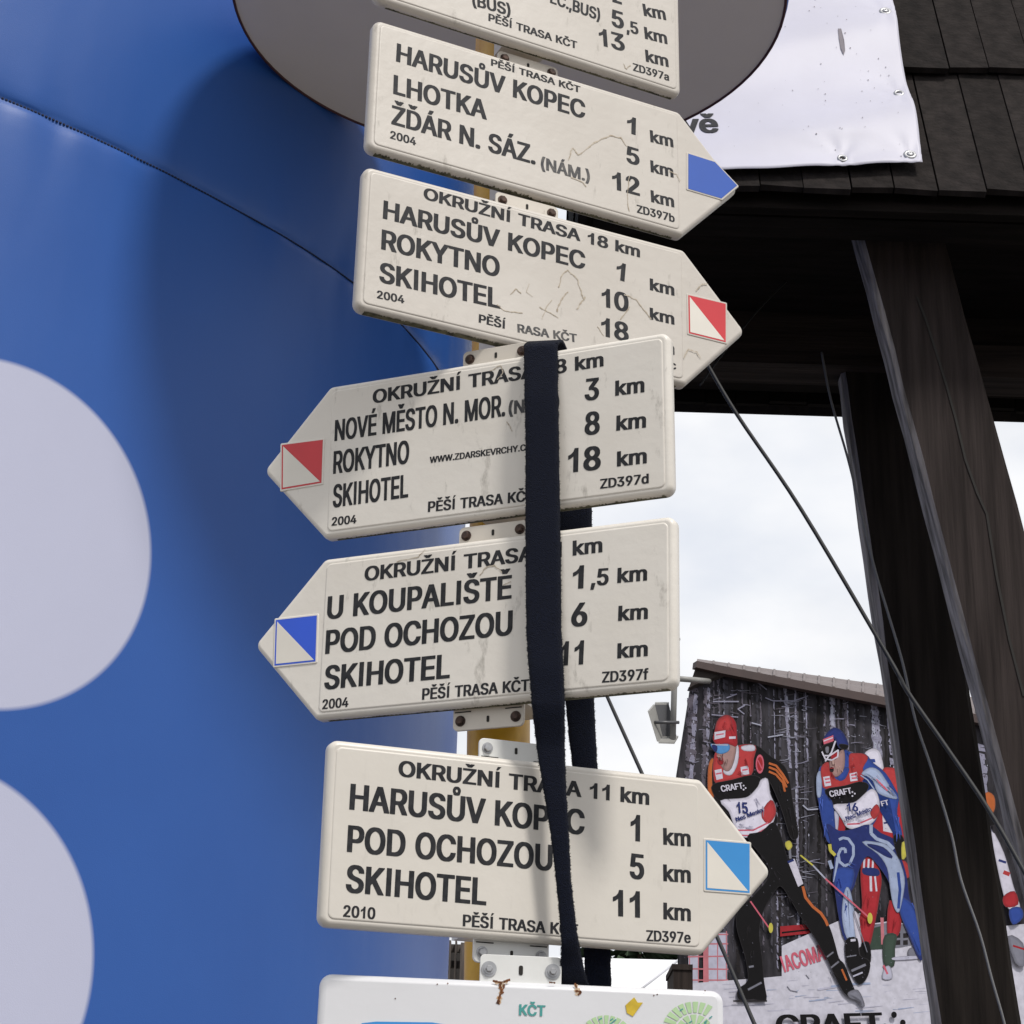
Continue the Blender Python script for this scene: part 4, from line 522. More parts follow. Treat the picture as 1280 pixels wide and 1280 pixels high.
# ------------------------------------------------------------------ blue inflatable column
AX = Vector((-2.17677526, 5.59121181)); RC = 2.04; SEAM = CAM.z+2.418
def column():
    m = bpy.data.materials.new('blue_inflatable_fabric'); m.use_nodes = True; t = m.node_tree; l = t.links.new
    b = t.nodes['Principled BSDF']; b.inputs['Roughness'].default_value = .36; b.inputs['Specular IOR Level'].default_value = .3
    tcn = N(t, 'ShaderNodeTexCoord'); sp = N(t, 'ShaderNodeSeparateXYZ'); l(tcn.outputs['Object'], sp.inputs[0])
    ny = N(t, 'ShaderNodeMath', operation='MULTIPLY'); ny.inputs[1].default_value = -1; l(sp.outputs['Y'], ny.inputs[0])
    at = N(t, 'ShaderNodeMath', operation='ARCTAN2'); l(sp.outputs['X'], at.inputs[0]); l(ny.outputs[0], at.inputs[1])
    arc = N(t, 'ShaderNodeMath', operation='MULTIPLY'); arc.inputs[1].default_value = RC; l(at.outputs[0], arc.inputs[0])
    prev = None
    for cx, cz in ((1.168, CAM.z+1.459), (1.128, CAM.z+.594), (1.146, CAM.z-.27)):     # printed white dots, one above the other
        cv = N(t, 'ShaderNodeCombineXYZ'); l(arc.outputs[0], cv.inputs[0]); l(sp.outputs['Z'], cv.inputs[1])
        d = N(t, 'ShaderNodeVectorMath', operation='DISTANCE'); l(cv.outputs[0], d.inputs[0]); d.inputs[1].default_value = (cx, cz, 0)
        if prev is None: prev = d.outputs['Value']
        else:
            mn = N(t, 'ShaderNodeMath', operation='MINIMUM'); l(prev, mn.inputs[0]); l(d.outputs['Value'], mn.inputs[1]); prev = mn.outputs[0]
    mr = N(t, 'ShaderNodeMapRange'); mr.inputs['From Min'].default_value = .371; mr.inputs['From Max'].default_value = .382; l(prev, mr.inputs['Value'])
    nz = N(t, 'ShaderNodeTexNoise'); nz.inputs['Scale'].default_value = 2.0; nz.inputs['Detail'].default_value = 6; l(tcn.outputs['Object'], nz.inputs['Vector'])
    cb = N(t, 'ShaderNodeMixRGB'); l(nz.outputs['Fac'], cb.inputs[0]); cb.inputs[1].default_value = (.020, .078, .30, 1); cb.inputs[2].default_value = (.029, .104, .37, 1)
    mxx = N(t, 'ShaderNodeMixRGB'); l(mr.outputs[0], mxx.inputs[0]); mxx.inputs[1].default_value = (.46, .475, .61, 1); l(cb.outputs[0], mxx.inputs[2]); l(mxx.outputs[0], b.inputs['Base Color'])
    mp2 = N(t, 'ShaderNodeMapping'); mp2.inputs['Scale'].default_value = (1, 1, .45); l(tcn.outputs['Object'], mp2.inputs[0])
    nb = N(t, 'ShaderNodeTexNoise'); nb.inputs['Scale'].default_value = 3.5; nb.inputs['Detail'].default_value = 3; l(mp2.outputs[0], nb.inputs['Vector'])
    nf = N(t, 'ShaderNodeTexNoise'); nf.inputs['Scale'].default_value = 500; l(tcn.outputs['Object'], nf.inputs['Vector'])
    b1 = N(t, 'ShaderNodeBump'); b1.inputs['Distance'].default_value = .010; b1.inputs['Strength'].default_value = .5; l(nb.outputs['Fac'], b1.inputs['Height'])
    b2 = N(t, 'ShaderNodeBump'); b2.inputs['Distance'].default_value = .0003; l(nf.outputs['Fac'], b2.inputs['Height']); l(b1.outputs[0], b2.inputs['Normal']); l(b2.outputs[0], b.inputs['Normal'])
    root = empty('inflatable_column', (AX.x, AX.y, 0), 'huge blue inflatable column with big white dots filling the left side', 'inflatable')
    Zs = [0, .05, .2]+[.4+.2*i for i in range(17)]+[SEAM-.17, SEAM-.11, SEAM-.06, SEAM-.03, SEAM-.015, SEAM-.006, SEAM, SEAM+.006, SEAM+.015, SEAM+.03, SEAM+.06, SEAM+.11, SEAM+.2]+[4.4+.3*i for i in range(7)]+[6.4, 6.6, 6.7]
    def zo(a): return .05*(min(.5, max(0, .85-(a if a < math.pi else a-2*math.pi)))/.35)**1.5
    n = 900; loops = []
    for z in Zs:
        r = RC
        if z < .2: r = RC-.15*(1-z/.2)**2
        if z > 6.2: r = RC*math.sqrt(max(.02, 1-((z-6.2)/.52)**2))*.5+RC*.5
        ds = abs(z-SEAM); r -= .007*math.exp(-ds/.012)+.006*math.exp(-ds/.08)
        lp = []
        for k in range(n):
            a = 2*math.pi*k/n; q = r+.0014*math.exp(-ds/.07)*(math.sin(a*71)+math.sin(a*113+1)+.7*math.sin(a*47+2)) if ds > .003 else r
            lp.append(Vector((AX.x+q*math.sin(a), AX.y-q*math.cos(a), z+zo(a)*max(0, 1-ds/.2))))
        loops.append(lp)
    mb = MB(); mb.loft(loops, m, True, True); mb.build('skin', root, fixn=True)
    thread = mat('dark_thread', (.008, .012, .04), .8)
    mb = MB(); n = 1500
    for k in range(n):
        a = 2*math.pi*k/n; a1 = a+2*math.pi/n*.62
        if not (0 < a < 2.0): continue
        r = RC-.015
        p = [Vector((AX.x+rr*math.sin(q), AX.y-rr*math.cos(q), SEAM+dz+zo(q))) for q, rr, dz in ((a, r, -.0016), (a1, r, -.0016), (a1, r, .0016), (a, r, .0016))]
        nn = Vector((math.sin(a), -math.cos(a), 0))*.006
        mb.prism(p, nn, thread)
    mb.build('stitching', root, kind='stuff')
column()

# grey round canopy disc standing out of the column above the signs
def disc():
    cx, cy, z, r = -.0153*2.83, 1.4008*2.83, CAM.z+2.83, .2252*2.83
    gm = mat('grey_fabric', (.76, .70, .66), .7, var=.05, scale=3, bump=.006, bscale=4)
    rim = mat('dark_red_piping', (.06, .015, .02), .6)
    bl = MATS.get('blue_top') or mat('blue_top', (.045, .14, .45), .45)
    root = empty('inflatable_disc', (cx, cy, z), 'big round grey disc seen from below, standing out from the blue inflatable above the signs', 'inflatable')
    n = 96; ring = lambda rr, zz: [Vector((cx+rr*math.cos(2*math.pi*k/n)*1.006, cy+rr*math.sin(2*math.pi*k/n), zz)) for k in range(n)]
    mb = MB(); mb.loft([ring(.004, z+.030), ring(r*.25, z+.028), ring(r*.5, z+.022), ring(r*.75, z+.013), ring(r*.92, z+.004), ring(r, z)], gm, True, False); mb.build('underside', root, fixn=True)
    mb = MB(); mb.loft([ring(r, z), ring(r+.01, z+.02), ring(r+.012, z+.06), ring(r*.96, z+.14), ring(r*.8, z+.22), ring(r*.5, z+.27), ring(.004, z+.28)], bl, False, True); mb.build('top_cushion', root, fixn=True)
    mb = MB(); a0 = Vector((cx, cy, z+.19)); a1 = Vector((AX.x, AX.y, z+.19)); dd = (a1-a0).normalized(); mb.tube([a0+dd*.3, a0+dd*.5, a0+dd*.62, a0+dd*.85], [.12, .11, .115, .14], bl, 24); mb.build('neck', root)
    mb = MB(); P = [Vector((cx+(r+.001)*math.cos(2*math.pi*k/n)*1.006, cy+(r+.001)*math.sin(2*math.pi*k/n), z-.001)) for k in range(n+1)]; mb.tube(P, .0035, rim, 6, False); mb.build('piping', root)
disc()

# ------------------------------------------------------------------ timber shelter
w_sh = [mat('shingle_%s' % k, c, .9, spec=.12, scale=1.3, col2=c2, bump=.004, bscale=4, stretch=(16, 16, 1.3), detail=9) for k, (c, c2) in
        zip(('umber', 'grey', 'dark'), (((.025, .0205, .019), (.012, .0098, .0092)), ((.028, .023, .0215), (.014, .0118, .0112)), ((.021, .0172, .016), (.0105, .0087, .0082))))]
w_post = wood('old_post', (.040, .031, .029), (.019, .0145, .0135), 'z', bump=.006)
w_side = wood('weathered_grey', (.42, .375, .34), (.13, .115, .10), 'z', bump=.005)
w_dpost = wood('shaded_post', (.018, .014, .012), (.008, .006, .005), 'z')  # post wood darkened, the rear post's shade put into its colour
w_dark = wood('dark_beam', (.030, .022, .019), (.012, .009, .008), 'x')
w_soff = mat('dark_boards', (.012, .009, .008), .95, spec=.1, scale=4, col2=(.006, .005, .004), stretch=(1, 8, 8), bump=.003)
EY, EZ = 5.0, CAM.z+5.0*math.tan(R_(30.45))
SL = Vector((0, .37, .93)).normalized(); NO = Vector((0, -.93, .37)).normalized()
X0, X1 = .16, 3.6
FY = 6.46; FZ = EZ+.04
RIDGE = Vector((0, (EY+FY)/2, EZ+(FY-EY)/2*.93/.37))
roofpl = Plane((0, EY, EZ), (1, 0, 0), SL)
def shelter():
    root = empty('timber_shelter', (1.4, 5.7, 0), 'dark timber shelter with steep shingled roof and leaning posts on the right', 'shelter')
    # boards under the shingles, both faces, closed ends
    mb = MB(); Ls = (RIDGE-Vector((0, EY, EZ))).length
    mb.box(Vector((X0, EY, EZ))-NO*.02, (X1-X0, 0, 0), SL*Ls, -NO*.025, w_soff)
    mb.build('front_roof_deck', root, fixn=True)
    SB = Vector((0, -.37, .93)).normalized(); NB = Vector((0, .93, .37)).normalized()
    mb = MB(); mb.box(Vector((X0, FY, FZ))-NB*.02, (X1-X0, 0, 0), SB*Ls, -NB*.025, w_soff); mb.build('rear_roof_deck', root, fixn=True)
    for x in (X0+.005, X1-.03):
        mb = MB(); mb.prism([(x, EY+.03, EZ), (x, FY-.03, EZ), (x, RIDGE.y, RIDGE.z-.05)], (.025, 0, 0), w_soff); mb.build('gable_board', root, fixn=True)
    # shingles as separate boards, front slope
    random.seed(21); expo = .60; meshes = []
    def shingle_mesh(w, Lh, k):
        me = bpy.data.meshes.new('shingle'); s = MB()
        th = .020; tk = random.uniform(-.008, .008); tw = random.uniform(-.002, .002)
        V = [Vector((0, 0, 0)), Vector((w, tk, 0)), Vector((w, Lh, 0)), Vector((0, Lh, 0))]
        T = [v+Vector((0, 0, th*(1 if v.y < Lh/2 else .35)+(tw if v.x > 0 else -tw))) for v in V]
        me.from_pydata(V+T, [], [(3, 2, 1, 0), (4, 5, 6, 7), (0, 1, 5, 4), (1, 2, 6, 5), (2, 3, 7, 6), (3, 0, 4, 7)])
        me.materials.append(w_sh[k % 3]); return me
    for k in range(14): meshes.append((w := random.uniform(.108, .158), shingle_mesh(w, expo*1.15, k)))
    base = Matrix((Vector((1, 0, 0)), SL, NO)).transposed()
    for row in range(3):
        x = X0-.02-random.random()*.05; j = 0
        xr = 2.25 if row < 3 else 2.0
        while x < xr:
            w, me = random.choice(meshes)
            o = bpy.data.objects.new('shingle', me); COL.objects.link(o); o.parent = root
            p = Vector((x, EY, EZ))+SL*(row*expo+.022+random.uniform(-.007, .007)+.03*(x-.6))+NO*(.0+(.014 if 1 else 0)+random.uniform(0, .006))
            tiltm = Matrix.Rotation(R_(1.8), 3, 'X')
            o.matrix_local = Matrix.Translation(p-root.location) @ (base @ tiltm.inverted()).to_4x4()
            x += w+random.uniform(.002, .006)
    # unseen remainder of the roof: plain courses, one mesh each side
    mb = MB()
    for row in range(3):
        mb.box(Vector((2.36, EY, EZ))+SL*(row*expo+.05)+NO*.004, (X1-2.36, 0, 0), SL*(expo*1.1), NO*.022, w_sh[row % 3])
        mb.box(Vector((X0, FY, FZ))+SB*(row*expo-.03)+NB*.004, (X1-X0, 0, 0), SB*(expo*1.1), NB*.022, w_sh[(row+1) % 3])
    mb.build('shingle_course', root, fixn=True, kind='stuff')
    # ragged ends of the rear eave, seen from below
    x = X0+.02; random.seed(4)
    ms = [(.10, .06), (.13, .07), (.115, .052), (.14, .064)]; mm_ = []
    for w, hh in ms:
        s = MB(); me = bpy.data.meshes.new('eave_board'); me.from_pydata([(0, 0, 0), (w, 0, 0), (w, .02, 0), (0, .02, 0), (0, 0, hh+.05), (w, 0, hh+.05), (w, .02, hh+.05), (0, .02, hh+.05)], [], [(3, 2, 1, 0), (4, 5, 6, 7), (0, 1, 5, 4), (1, 2, 6, 5), (2, 3, 7, 6), (3, 0, 4, 7)]); me.materials.append(w_soff); mm_.append((w, me))
    while x < 2.2:
        w, me = random.choice(mm_); o = bpy.data.objects.new('eave_board', me); COL.objects.link(o); o.parent = root
        o.location = Vector((x, FY-.075, FZ-.028+random.choice((0, .006, .012, -.004))))-root.location; x += w+.003
    # beams
    b = frontal(6.0); tl, br_ = b.at(950, 348), b.at(1110, 458)
    mb = MB(); mb.box((X0+.05, 6.0, br_.z), (X1-X0-.1, 0, 0), (0, .16, 0), (0, 0, tl.z-br_.z), w_dark); mb.build('tie_beam', root, fixn=True)
    mb = MB(); mb.box((X0+.05, 6.22, FZ+.0), (X1-X0-.1, 0, 0), (0, .12, 0), (0, 0, .16), w_soff); mb.build('wall_plate', root, fixn=True)
    mb = MB(); mb.box((X0+.05, EY+.10, EZ+.01), (X1-X0-.1, 0, 0), (0, .12, 0), (0, 0, .16), w_soff); mb.build('wall_plate', root, fixn=True)
    for y in (EY+.06,):
        mb = MB(); mb.box((X0, y, EZ+.17), (X1-X0, 0, 0), (0, FY-EY-.12, 0), (0, 0, .02), w_soff); mb.build('ceiling', root, fixn=True)
    mb = MB(); q = frontal(5.75)
    a_, c_ = q.at(1200, 470), q.at(1280, 440)
    mb.box((1.32, 5.75, a_.z), (X1-1.35, 0, 0), (0, .14, 0), (0, 0, .11), w_dark); mb.build('cross_beam', root, fixn=True)
    # leaning posts: front faces follow straight edges on their own plane
    def post(y, Lt, Lb, Rt, Rb, depth, name, crack, wm=None):
        wm = wm or w_post
        p = frontal(y); lt, lb, rt, rb = p.at(*Lt), p.at(*Lb), p.at(*Rt), p.at(*Rb)
        def ext(a, b, z): return a+(b-a)*((z-a.z)/(b.z-a.z))
        zt = EZ+.17; zb = 0.0
        A, B, C_, D = ext(lt, lb, zb), ext(rt, rb, zb), ext(rt, rb, zt), ext(lt, lb, zt)
        n = 40; random.seed(int(y*10)); ch = .012; loops = []
        for i in range(n+1):
            f = i/n; l_, r_ = A.lerp(D, f), B.lerp(C_, f)
            j = lambda s=.003: random.uniform(-s, s)
            loops.append([l_+Vector((ch+j(), 0, 0)), r_+Vector((-ch+j(), 0, 0)), r_+Vector((j(.002), ch, 0)), r_+Vector((0, depth, 0)), l_+Vector((j(.004), depth, 0)), l_+Vector((j(.004), ch+.004, 0))])
        mb = MB(); V = [q for l in loops for q in l]; k = 6
        for side in range(6):
            F = [(i*k+side, i*k+(side+1) % 6, (i+1)*k+(side+1) % 6, (i+1)*k+side) for i in range(n)]
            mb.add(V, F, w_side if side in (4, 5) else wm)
        mb.add(loops[0], [tuple(range(6))], wm); mb.add(loops[-1], [tuple(range(6))], wm)
        o = mb.build(name, root)
        bm = bmesh.new(); bm.from_mesh(o.data); bmesh.ops.remove_doubles(bm, verts=bm.verts, dist=1e-5); bmesh.ops.recalc_face_normals(bm, faces=bm.faces); bm.to_mesh(o.data); bm.free()
        if crack:
            cm = MB(); P = [frontal(y-.003).at(*c) for c in crack]
            for i in range(len(P)-1):
                wv = Vector((.0035, 0, 0)); cm.prism([P[i]-wv, P[i]+wv, P[i+1]+wv, P[i+1]-wv], (0, .006, 0), hole_m)
            cm.build('crack', o)
        return o
    zc = Z(1040, 330, 4.129)
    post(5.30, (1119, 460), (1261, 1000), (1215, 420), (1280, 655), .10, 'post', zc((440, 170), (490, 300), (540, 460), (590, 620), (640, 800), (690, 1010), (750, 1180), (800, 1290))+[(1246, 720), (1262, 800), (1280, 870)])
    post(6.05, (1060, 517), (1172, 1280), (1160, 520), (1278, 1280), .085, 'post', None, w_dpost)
shelter()

# white banner fixed on the shingles
def banner():
    pl = Plane(Vector((0, EY, EZ))+NO*.062, (1, 0, 0), SL)
    bm_ = mat('white_vinyl', (.53, .52, .60), .5, var=.10, scale=2.5, bump=.0012, bscale=7)
    root = empty('white_banner', pl.at(1020, 190), 'white vinyl banner with eyelets fixed on the dark shingles, ending in the letters vě', 'banner')
    BR, TR, BL = pl.uv(pl.at(1153, 203)), pl.uv(pl.at(1115, -2)), pl.uv(pl.at(905, 214))
    eyes = [pl.uv(pl.at(*q)) for q in ((1106, 17), (1124, 115), (1137.5, 193), (1053, 198))]
    nx, ny = 110, 70; V = []; F = []
    Lx = BL[0]-.45; T = TR[1]+.25
    def wv(u, v):
        # long soft folds that sag from the top right to the left
        a = math.sin((v-BL[1])*13-(u-BL[0])*4.5+.6); b = math.sin((v-BL[1])*27-(u-BL[0])*13)
        e = max(0, min(1, (v-BR[1])/.12))
        q = 0
        for gu, gv in eyes: r = math.hypot(u-gu, v-gv); q -= .006*math.exp(-r/.05)*(1+.5*math.sin(math.atan2(v-gv, u-gu)*7))
        return .013*a*e+.002*b*e+q+.006
    for j in range(ny+1):
        for i in range(nx+1):
            f, g_ = i/nx, j/ny
            v0_ = BL[1]+(BR[1]-BL[1])*max(0, (f*(BR[0]-Lx)+Lx-BL[0])/(BR[0]-BL[0]))
            xr = BR[0]+(TR[0]-BR[0])*g_*(T-BR[1])/(TR[1]-BR[1])+.0035*math.sin(g_*9)
            u = Lx+(xr-Lx)*f; v = v0_+(T-v0_)*g_+.002*math.sin(f*30)*(1-g_)
            V.append(pl.P(u, v, wv(u, v)))
    for j in range(ny):
        for i in range(nx): a = j*(nx+1)+i; F.append((a, a+1, a+nx+2, a+nx+1))
    mb = MB(); mb.add(V, F, bm_, True); o = mb.build('sheet', root)
    md = o.modifiers.new('thickness', 'SOLIDIFY'); md.thickness = .0015
    tb = text(pl, 'vě', (851, 168), (899, 168.5), 25, ink, .0)
    tb.v = [(lambda q: pl.P(q[0], q[1], wv(*q)+.0022))(pl.uv(v)) for v in tb.v]; tb.build('lettering', root)
    for k, (x, y) in enumerate(((1106, 17), (1124, 115), (1137.5, 193), (1053, 198))):
        p = pl.at(x, y, .002); u, v = pl.uv(p); p = pl.P(u, v, wv(u, v)+.001)
        b = MB(); n = 20; rg = lambda r, w: [p+pl.n*w+pl.u*r*math.cos(2*math.pi*i/n)+pl.v*r*math.sin(2*math.pi*i/n) for i in range(n)]
        r0 = .0195 if k in (0, 2) else .0165
        b.loft([rg(r0, 0), rg(r0*.9, .004), rg(r0*.6, .005), rg(r0*.45, .002)], steel, False, False); 
        e = b.build('eyelet', root)
        if k in (0, 2): b = MB(); b.loft([rg(r0*.46, .001), rg(r0*.42, .006), rg(r0*.2, .007)], steel, True, True); b.loft([rg(.002, .0072), rg(.0018, .0075)], hole_m, True, True); b.build('screw', e)
        else: b = MB(); b.loft([rg(r0*.5, .0012), rg(r0*.4, .0014)], hole_m, True, True); b.build('opening', e)
    b = MB(); random.seed(8); spot = mat('dirt_spot', (.22, .20, .22), .9)
    for i in range(85):
        u, v = random.uniform(BL[0], BR[0]-.04), random.uniform(BR[1]+.02, TR[1]+.02); r = random.choice((.0012, .0016, .0022, .003))*random.uniform(.6, 1)
        c = pl.P(u, v, wv(u, v)+.0022); b.add([c+pl.u*r*math.cos(a)+pl.v*r*1.2*math.sin(a) for a in [k*math.pi/3 for k in range(6)]], [tuple(range(6))], spot)
    zb = Z(860, 0, 2.4615); P = zb((458, 108), (468, 108), (478, 140), (482, 165), (478, 176), (468, 160), (462, 135))
    pp = []
    for p in P: u, v = pl.uv(pl.at(*p)); pp.append(pl.P(u, v, wv(u, v)+.003))
    b.add(pp, [tuple(range(len(pp)))], spot); b.build('dirt_spots', root, kind='stuff')
banner()

# ------------------------------------------------------------------ cables
cab = mat('black_cable', (.012, .012, .013), .6); wire_m = mat('grey_wire', (.16, .16, .165), .5)
def curve(pts, y0, y1, r, m, name, label):
    P = []; n = len(pts)
    for i, p in enumerate(pts): P.append(frontal(y0+(y1-y0)*i/(n-1)).at(*p))
    Q = []
    for i in range(n-1):                   # Catmull-Rom
        p0, p1, p2, p3 = P[max(i-1, 0)], P[i], P[i+1], P[min(i+2, n-1)]
        for k in range(6):
            t = k/6; Q.append(.5*((2*p1)+(p2-p0)*t+(2*p0-5*p1+4*p2-p3)*t*t+(3*p1-p0-3*p2+p3)*t**3))
    Q.append(P[-1]); mb = MB(); mb.tube(Q, r, m, 8); mb.build(name, None, label, 'cable')
curve([(880, 448), (921.8, 519), (1001.6, 637), (1111.6, 823), (1133.5, 863), (1180, 930), (1235, 1011), (1280, 1089), (1330, 1180), (1400, 1310)], 5.24, 4.6, .0058, cab, 'guy_cable', 'thick black cable running diagonally from the shelter roof across both leaning posts')
curve([(1027, 440), (1038.7, 500), (1060, 574), (1077, 644), (1094, 713), (1111.6, 771.6), (1128.7, 830), (1144, 899), (1163.8, 959), (1189, 1042), (1201, 1099), (1224.6, 1167), (1239.5, 1223), (1258, 1290), (1275, 1380)], 5.97, 5.93, .0042, wire_m, 'thin_wire', 'thin grey wire hanging loosely down the darker leaning post')
curve([(735, 815), (760, 873), (803, 968), (850, 1072), (898, 1175), (943, 1280), (985, 1375)], 4.2, 3.6, .0040, cab, 'stay_cable', 'straight thin black cable passing behind the lowest arrow sign')
curve([(875, 482), (905, 440), (950, 385), (990, 345)], 5.6, 5.8, .003, cab, 'roof_wire', 'faint thin dark wire under the shelter roof beside the red and white arrow tip')

# ------------------------------------------------------------------ house with the big skiing poster
hp = Plane((1.366, 13.93, 0), (.934, .358, 0), (0, 0, 1))
def house():
    brown = mat('brown_fascia', (.055, .033, .03), .6, var=.2, scale=8)
    roofm = mat('brown_roof_sheet', (.15, .12, .115), .6, var=.15, scale=6)
    wallm = mat('dark_stained_wall', (.07, .055, .05), .8, scale=3, col2=(.045, .035, .03), stretch=(14, 14, 1))
    soff = mat('soffit', (.03, .022, .02), .9)
    root = empty('poster_house', hp.at(860, 1640, 0) if 0 else (2.9, 16, 0), 'small brown roofed building behind the skiing poster', 'building')
    back = Vector(-hp.n)
    a = hp.at(866, 905, -.12); b = hp.at(1330, 1000, -.12); ztop = hp.at(905, 846, -.12)
    zr = hp.at(1330, 921, -.12)
    # wall: front face follows the roof slope
    P = [Vector((a.x, a.y, 0)), Vector((b.x, b.y, 0)), Vector((b.x, b.y, zr.z)), hp.at(915, 846, -.12), Vector((a.x, a.y, hp.at(866, 856, -.12).z))]
    mb = MB(); mb.prism(P, Vector((.9, 4.6, 0)), wallm); mb.build('wall', root, fixn=True)
    q = lambda *p, w=.10: [hp.at(x, y, w) for x, y in p]
    mb = MB(); mb.prism(q((871, 826), (1115, 873), (1340, 915), (1340, 926), (1115, 883), (905, 842), (870, 834)), back*.06, brown); mb.build('fascia', root, fixn=True)
    mb = MB(); mb.prism(q((870, 833), (905, 842), (868, 856), (861, 860), w=.06), (.12, .5, 0), soff); mb.build('soffit', root, fixn=True)
    # roof sheet with standing ribs, rising away from the fascia
    A, B = hp.at(871, 826.5, .08), hp.at(1340, 915, .08); up = back*1.0+Vector((0, 0, .36))
    A2, B2 = hp.at(871.5, 823.5, -2.0), hp.at(1340, 889, -2.0)
    mb = MB(); mb.prism([A, B, B2, A2], (0, 0, -.03), roofm); mb.build('roof', root, fixn=True)
    n = 26
    for i in range(1, n):
        f = i/n; mb = MB(); s_, e_ = A.lerp(B, f), A2.lerp(B2, f); d = (B-A).normalized()
        mb.box(s_+Vector((0, 0, .001)), d*.02, e_-s_, (0, 0, .006), roofm); mb.build('roof_rib', root, fixn=True)
house()

def poster():
    root = empty('ski_race_poster', hp.at(1000, 1080), 'large printed poster of cross country skiers racing in a snowy forest', 'poster')
    def flat(n, c, k=.52, r=.75, v=.16, s=22): return mat(n, tuple(x*k for x in lin(c)), r, var=v, scale=s, spec=.15)
    K = {}
    for n, c in dict(black=(22, 20, 23), dark=(50, 46, 48), bark=(112, 106, 118), bark2=(160, 158, 180), pale=(190, 192, 212), snow=(226, 224, 238), snow2=(205, 204, 224), red=(190, 66, 68), dred=(176, 48, 56), white=(228, 224, 240), skin=(172, 138, 134),
                     blue=(54, 80, 160), navy=(44, 56, 120), lblue=(176, 190, 222), gogg=(96, 160, 222), orange=(205, 112, 62), yellow=(216, 206, 92), pink=(222, 110, 130), net=(212, 130, 140), grey=(135, 135, 148), green=(66, 82, 72), branch=(165, 165, 182)).items():
        K[n] = flat('print_'+n, c, .72 if n not in ('black', 'dark') else .62)
    for n, c in dict(dark2=(60, 58, 64), dark3=(86, 84, 94), black2=(36, 33, 35), haze=(98, 96, 108)).items(): K[n] = flat('print_'+n, c, .62)
    mk = mat('print_forest', tuple(x*.62 for x in lin((80, 77, 84))), .75, spec=.15, scale=1.6, col2=tuple(x*.55 for x in lin((40, 38, 43))), stretch=(9, 9, 2.6), detail=10)
    bm0 = MB(); base = [(862, 862), (885, 849), (912, 843.5), (1112, 882), (1330, 922), (1330, 1420), (846, 1420), (847, 1200), (845, 970)]
    bm0.prism([hp.at(*p, -.03) for p in base], hp.n*.03, mk); bm0.build('sheet', root, fixn=True)
    A = lambda *q: [(860+u/6.4, 830+v/6.4) for u, v in q]
    B = lambda *q: [(1000+u/7.111, 870+v/7.111) for u, v in q]
    C = lambda *q: [(860+u/5.12, 1030+v/5.12) for u, v in q]
    D = lambda *q: [(1000+u/5.12, 1030+v/5.12) for u, v in q]
    E = lambda *q: [(1100+u/3.367, 900+v/3.367) for u, v in q]
    lv = [.0005]
    cur = [MB()]
    def sm(P, n=3):
        out = []; m_ = len(P)
        for i in range(m_):
            p0, p1, p2, p3 = (Vector(P[(i+k) % m_]) for k in (-1, 0, 1, 2))
            for k in range(n):
                t = k/n; v = .5*((2*p1)+(p2-p0)*t+(2*p0-5*p1+4*p2-p3)*t*t+(3*p1-p0-3*p2+p3)*t**3); out.append((v.x, v.y))
        return out
    def tone(m, f, to=None):               # a neighbouring print tone of the same ink
        key = '%s_%s%d' % (m, 'soft' if to else 'tone', round(f*100))
        if key not in K:
            c = list(K[m].node_tree.nodes['Color Ramp'].color_ramp.elements[1].color)[:3]; d = to or (0, 0, 0)
            K[key] = mat('print_'+key, tuple(x*f+y*(1-f) for x, y in zip(c, d)) if to else tuple(min(.8, x*f) for x in c), .75, var=.12, scale=22, spec=.15)
        return key
    def grow(P, d):
        n = len(P); ar = sum(P[i][0]*P[(i+1) % n][1]-P[(i+1) % n][0]*P[i][1] for i in range(n)); sg = 1 if ar > 0 else -1; out = []
        for i in range(n):
            a, b, c = Vector(P[i-1]), Vector(P[i]), Vector(P[(i+1) % n]); t = (c-a)
            if t.length < 1e-6: out.append(P[i]); continue
            t.normalize(); out.append((b.x+sg*t.y*d, b.y-sg*t.x*d))
        return out
    def poly(P, m, s=True):
        P = sm(P) if s else P
        if P[0][1] > 1262 and m == 'black': s = False
        w_ = max(p[0] for p in P)-min(p[0] for p in P); h_ = max(p[1] for p in P)-min(p[1] for p in P); mn = min(w_, h_)
        lay = [(0, m)]
        ar = abs(sum(P[i-1][0]*P[i][1]-P[i][0]*P[i-1][1] for i in range(len(P))))/2; pe = sum((Vector(P[i])-Vector(P[i-1])).length for i in range(len(P)))
        if s and mn > 3 and pe*pe/max(ar, 1) > 45: lay = [(.5, tone(m, .5, (.05, .045, .05))), (0, m)]
        elif s and mn > 3: lay = [(.75, tone(m, .35, (.05, .045, .05))), (.35, tone(m, .7, (.05, .045, .05))), (-.1, tone(m, .86))]+([(-1.0, m)] if mn > 5 else [(-.4, m)])
        if s and mn > 14 and pe*pe/max(ar, 1) < 30: lay += [(-2.6, tone(m, 1.16))]
        for d, k in lay:
            lv[0] += .00004; cur[0].add([hp.at(*p, lv[0]) for p in (grow(P, d) if d else P)], [tuple(range(len(P)))], K[k])
    def line(P, wd, m, taper=1):
        lv[0] += .00005; w_ = lv[0]
        for i in range(len(P)-1):
            a, b = Vector(P[i]), Vector(P[i+1]); d = (b-a).normalized(); nn = Vector((-d.y, d.x))
            f0 = wd/2*(1-(1-taper)*i/(len(P)-1)); f1 = wd/2*(1-(1-taper)*(i+1)/(len(P)-1))
            Q = [a-nn*f0-d*.2, b-nn*f1+d*.2, b+nn*f1+d*.2, a+nn*f0-d*.2]; cur[0].add([hp.at(q.x, q.y, w_+i*.000004) for q in Q], [(0, 1, 2, 3)], K[m])
    def ell(cx, cy, rx, ry, m): poly([(cx+rx*math.cos(a), cy+ry*math.sin(a)) for a in [k*math.pi/7 for k in range(14)]], m, False)
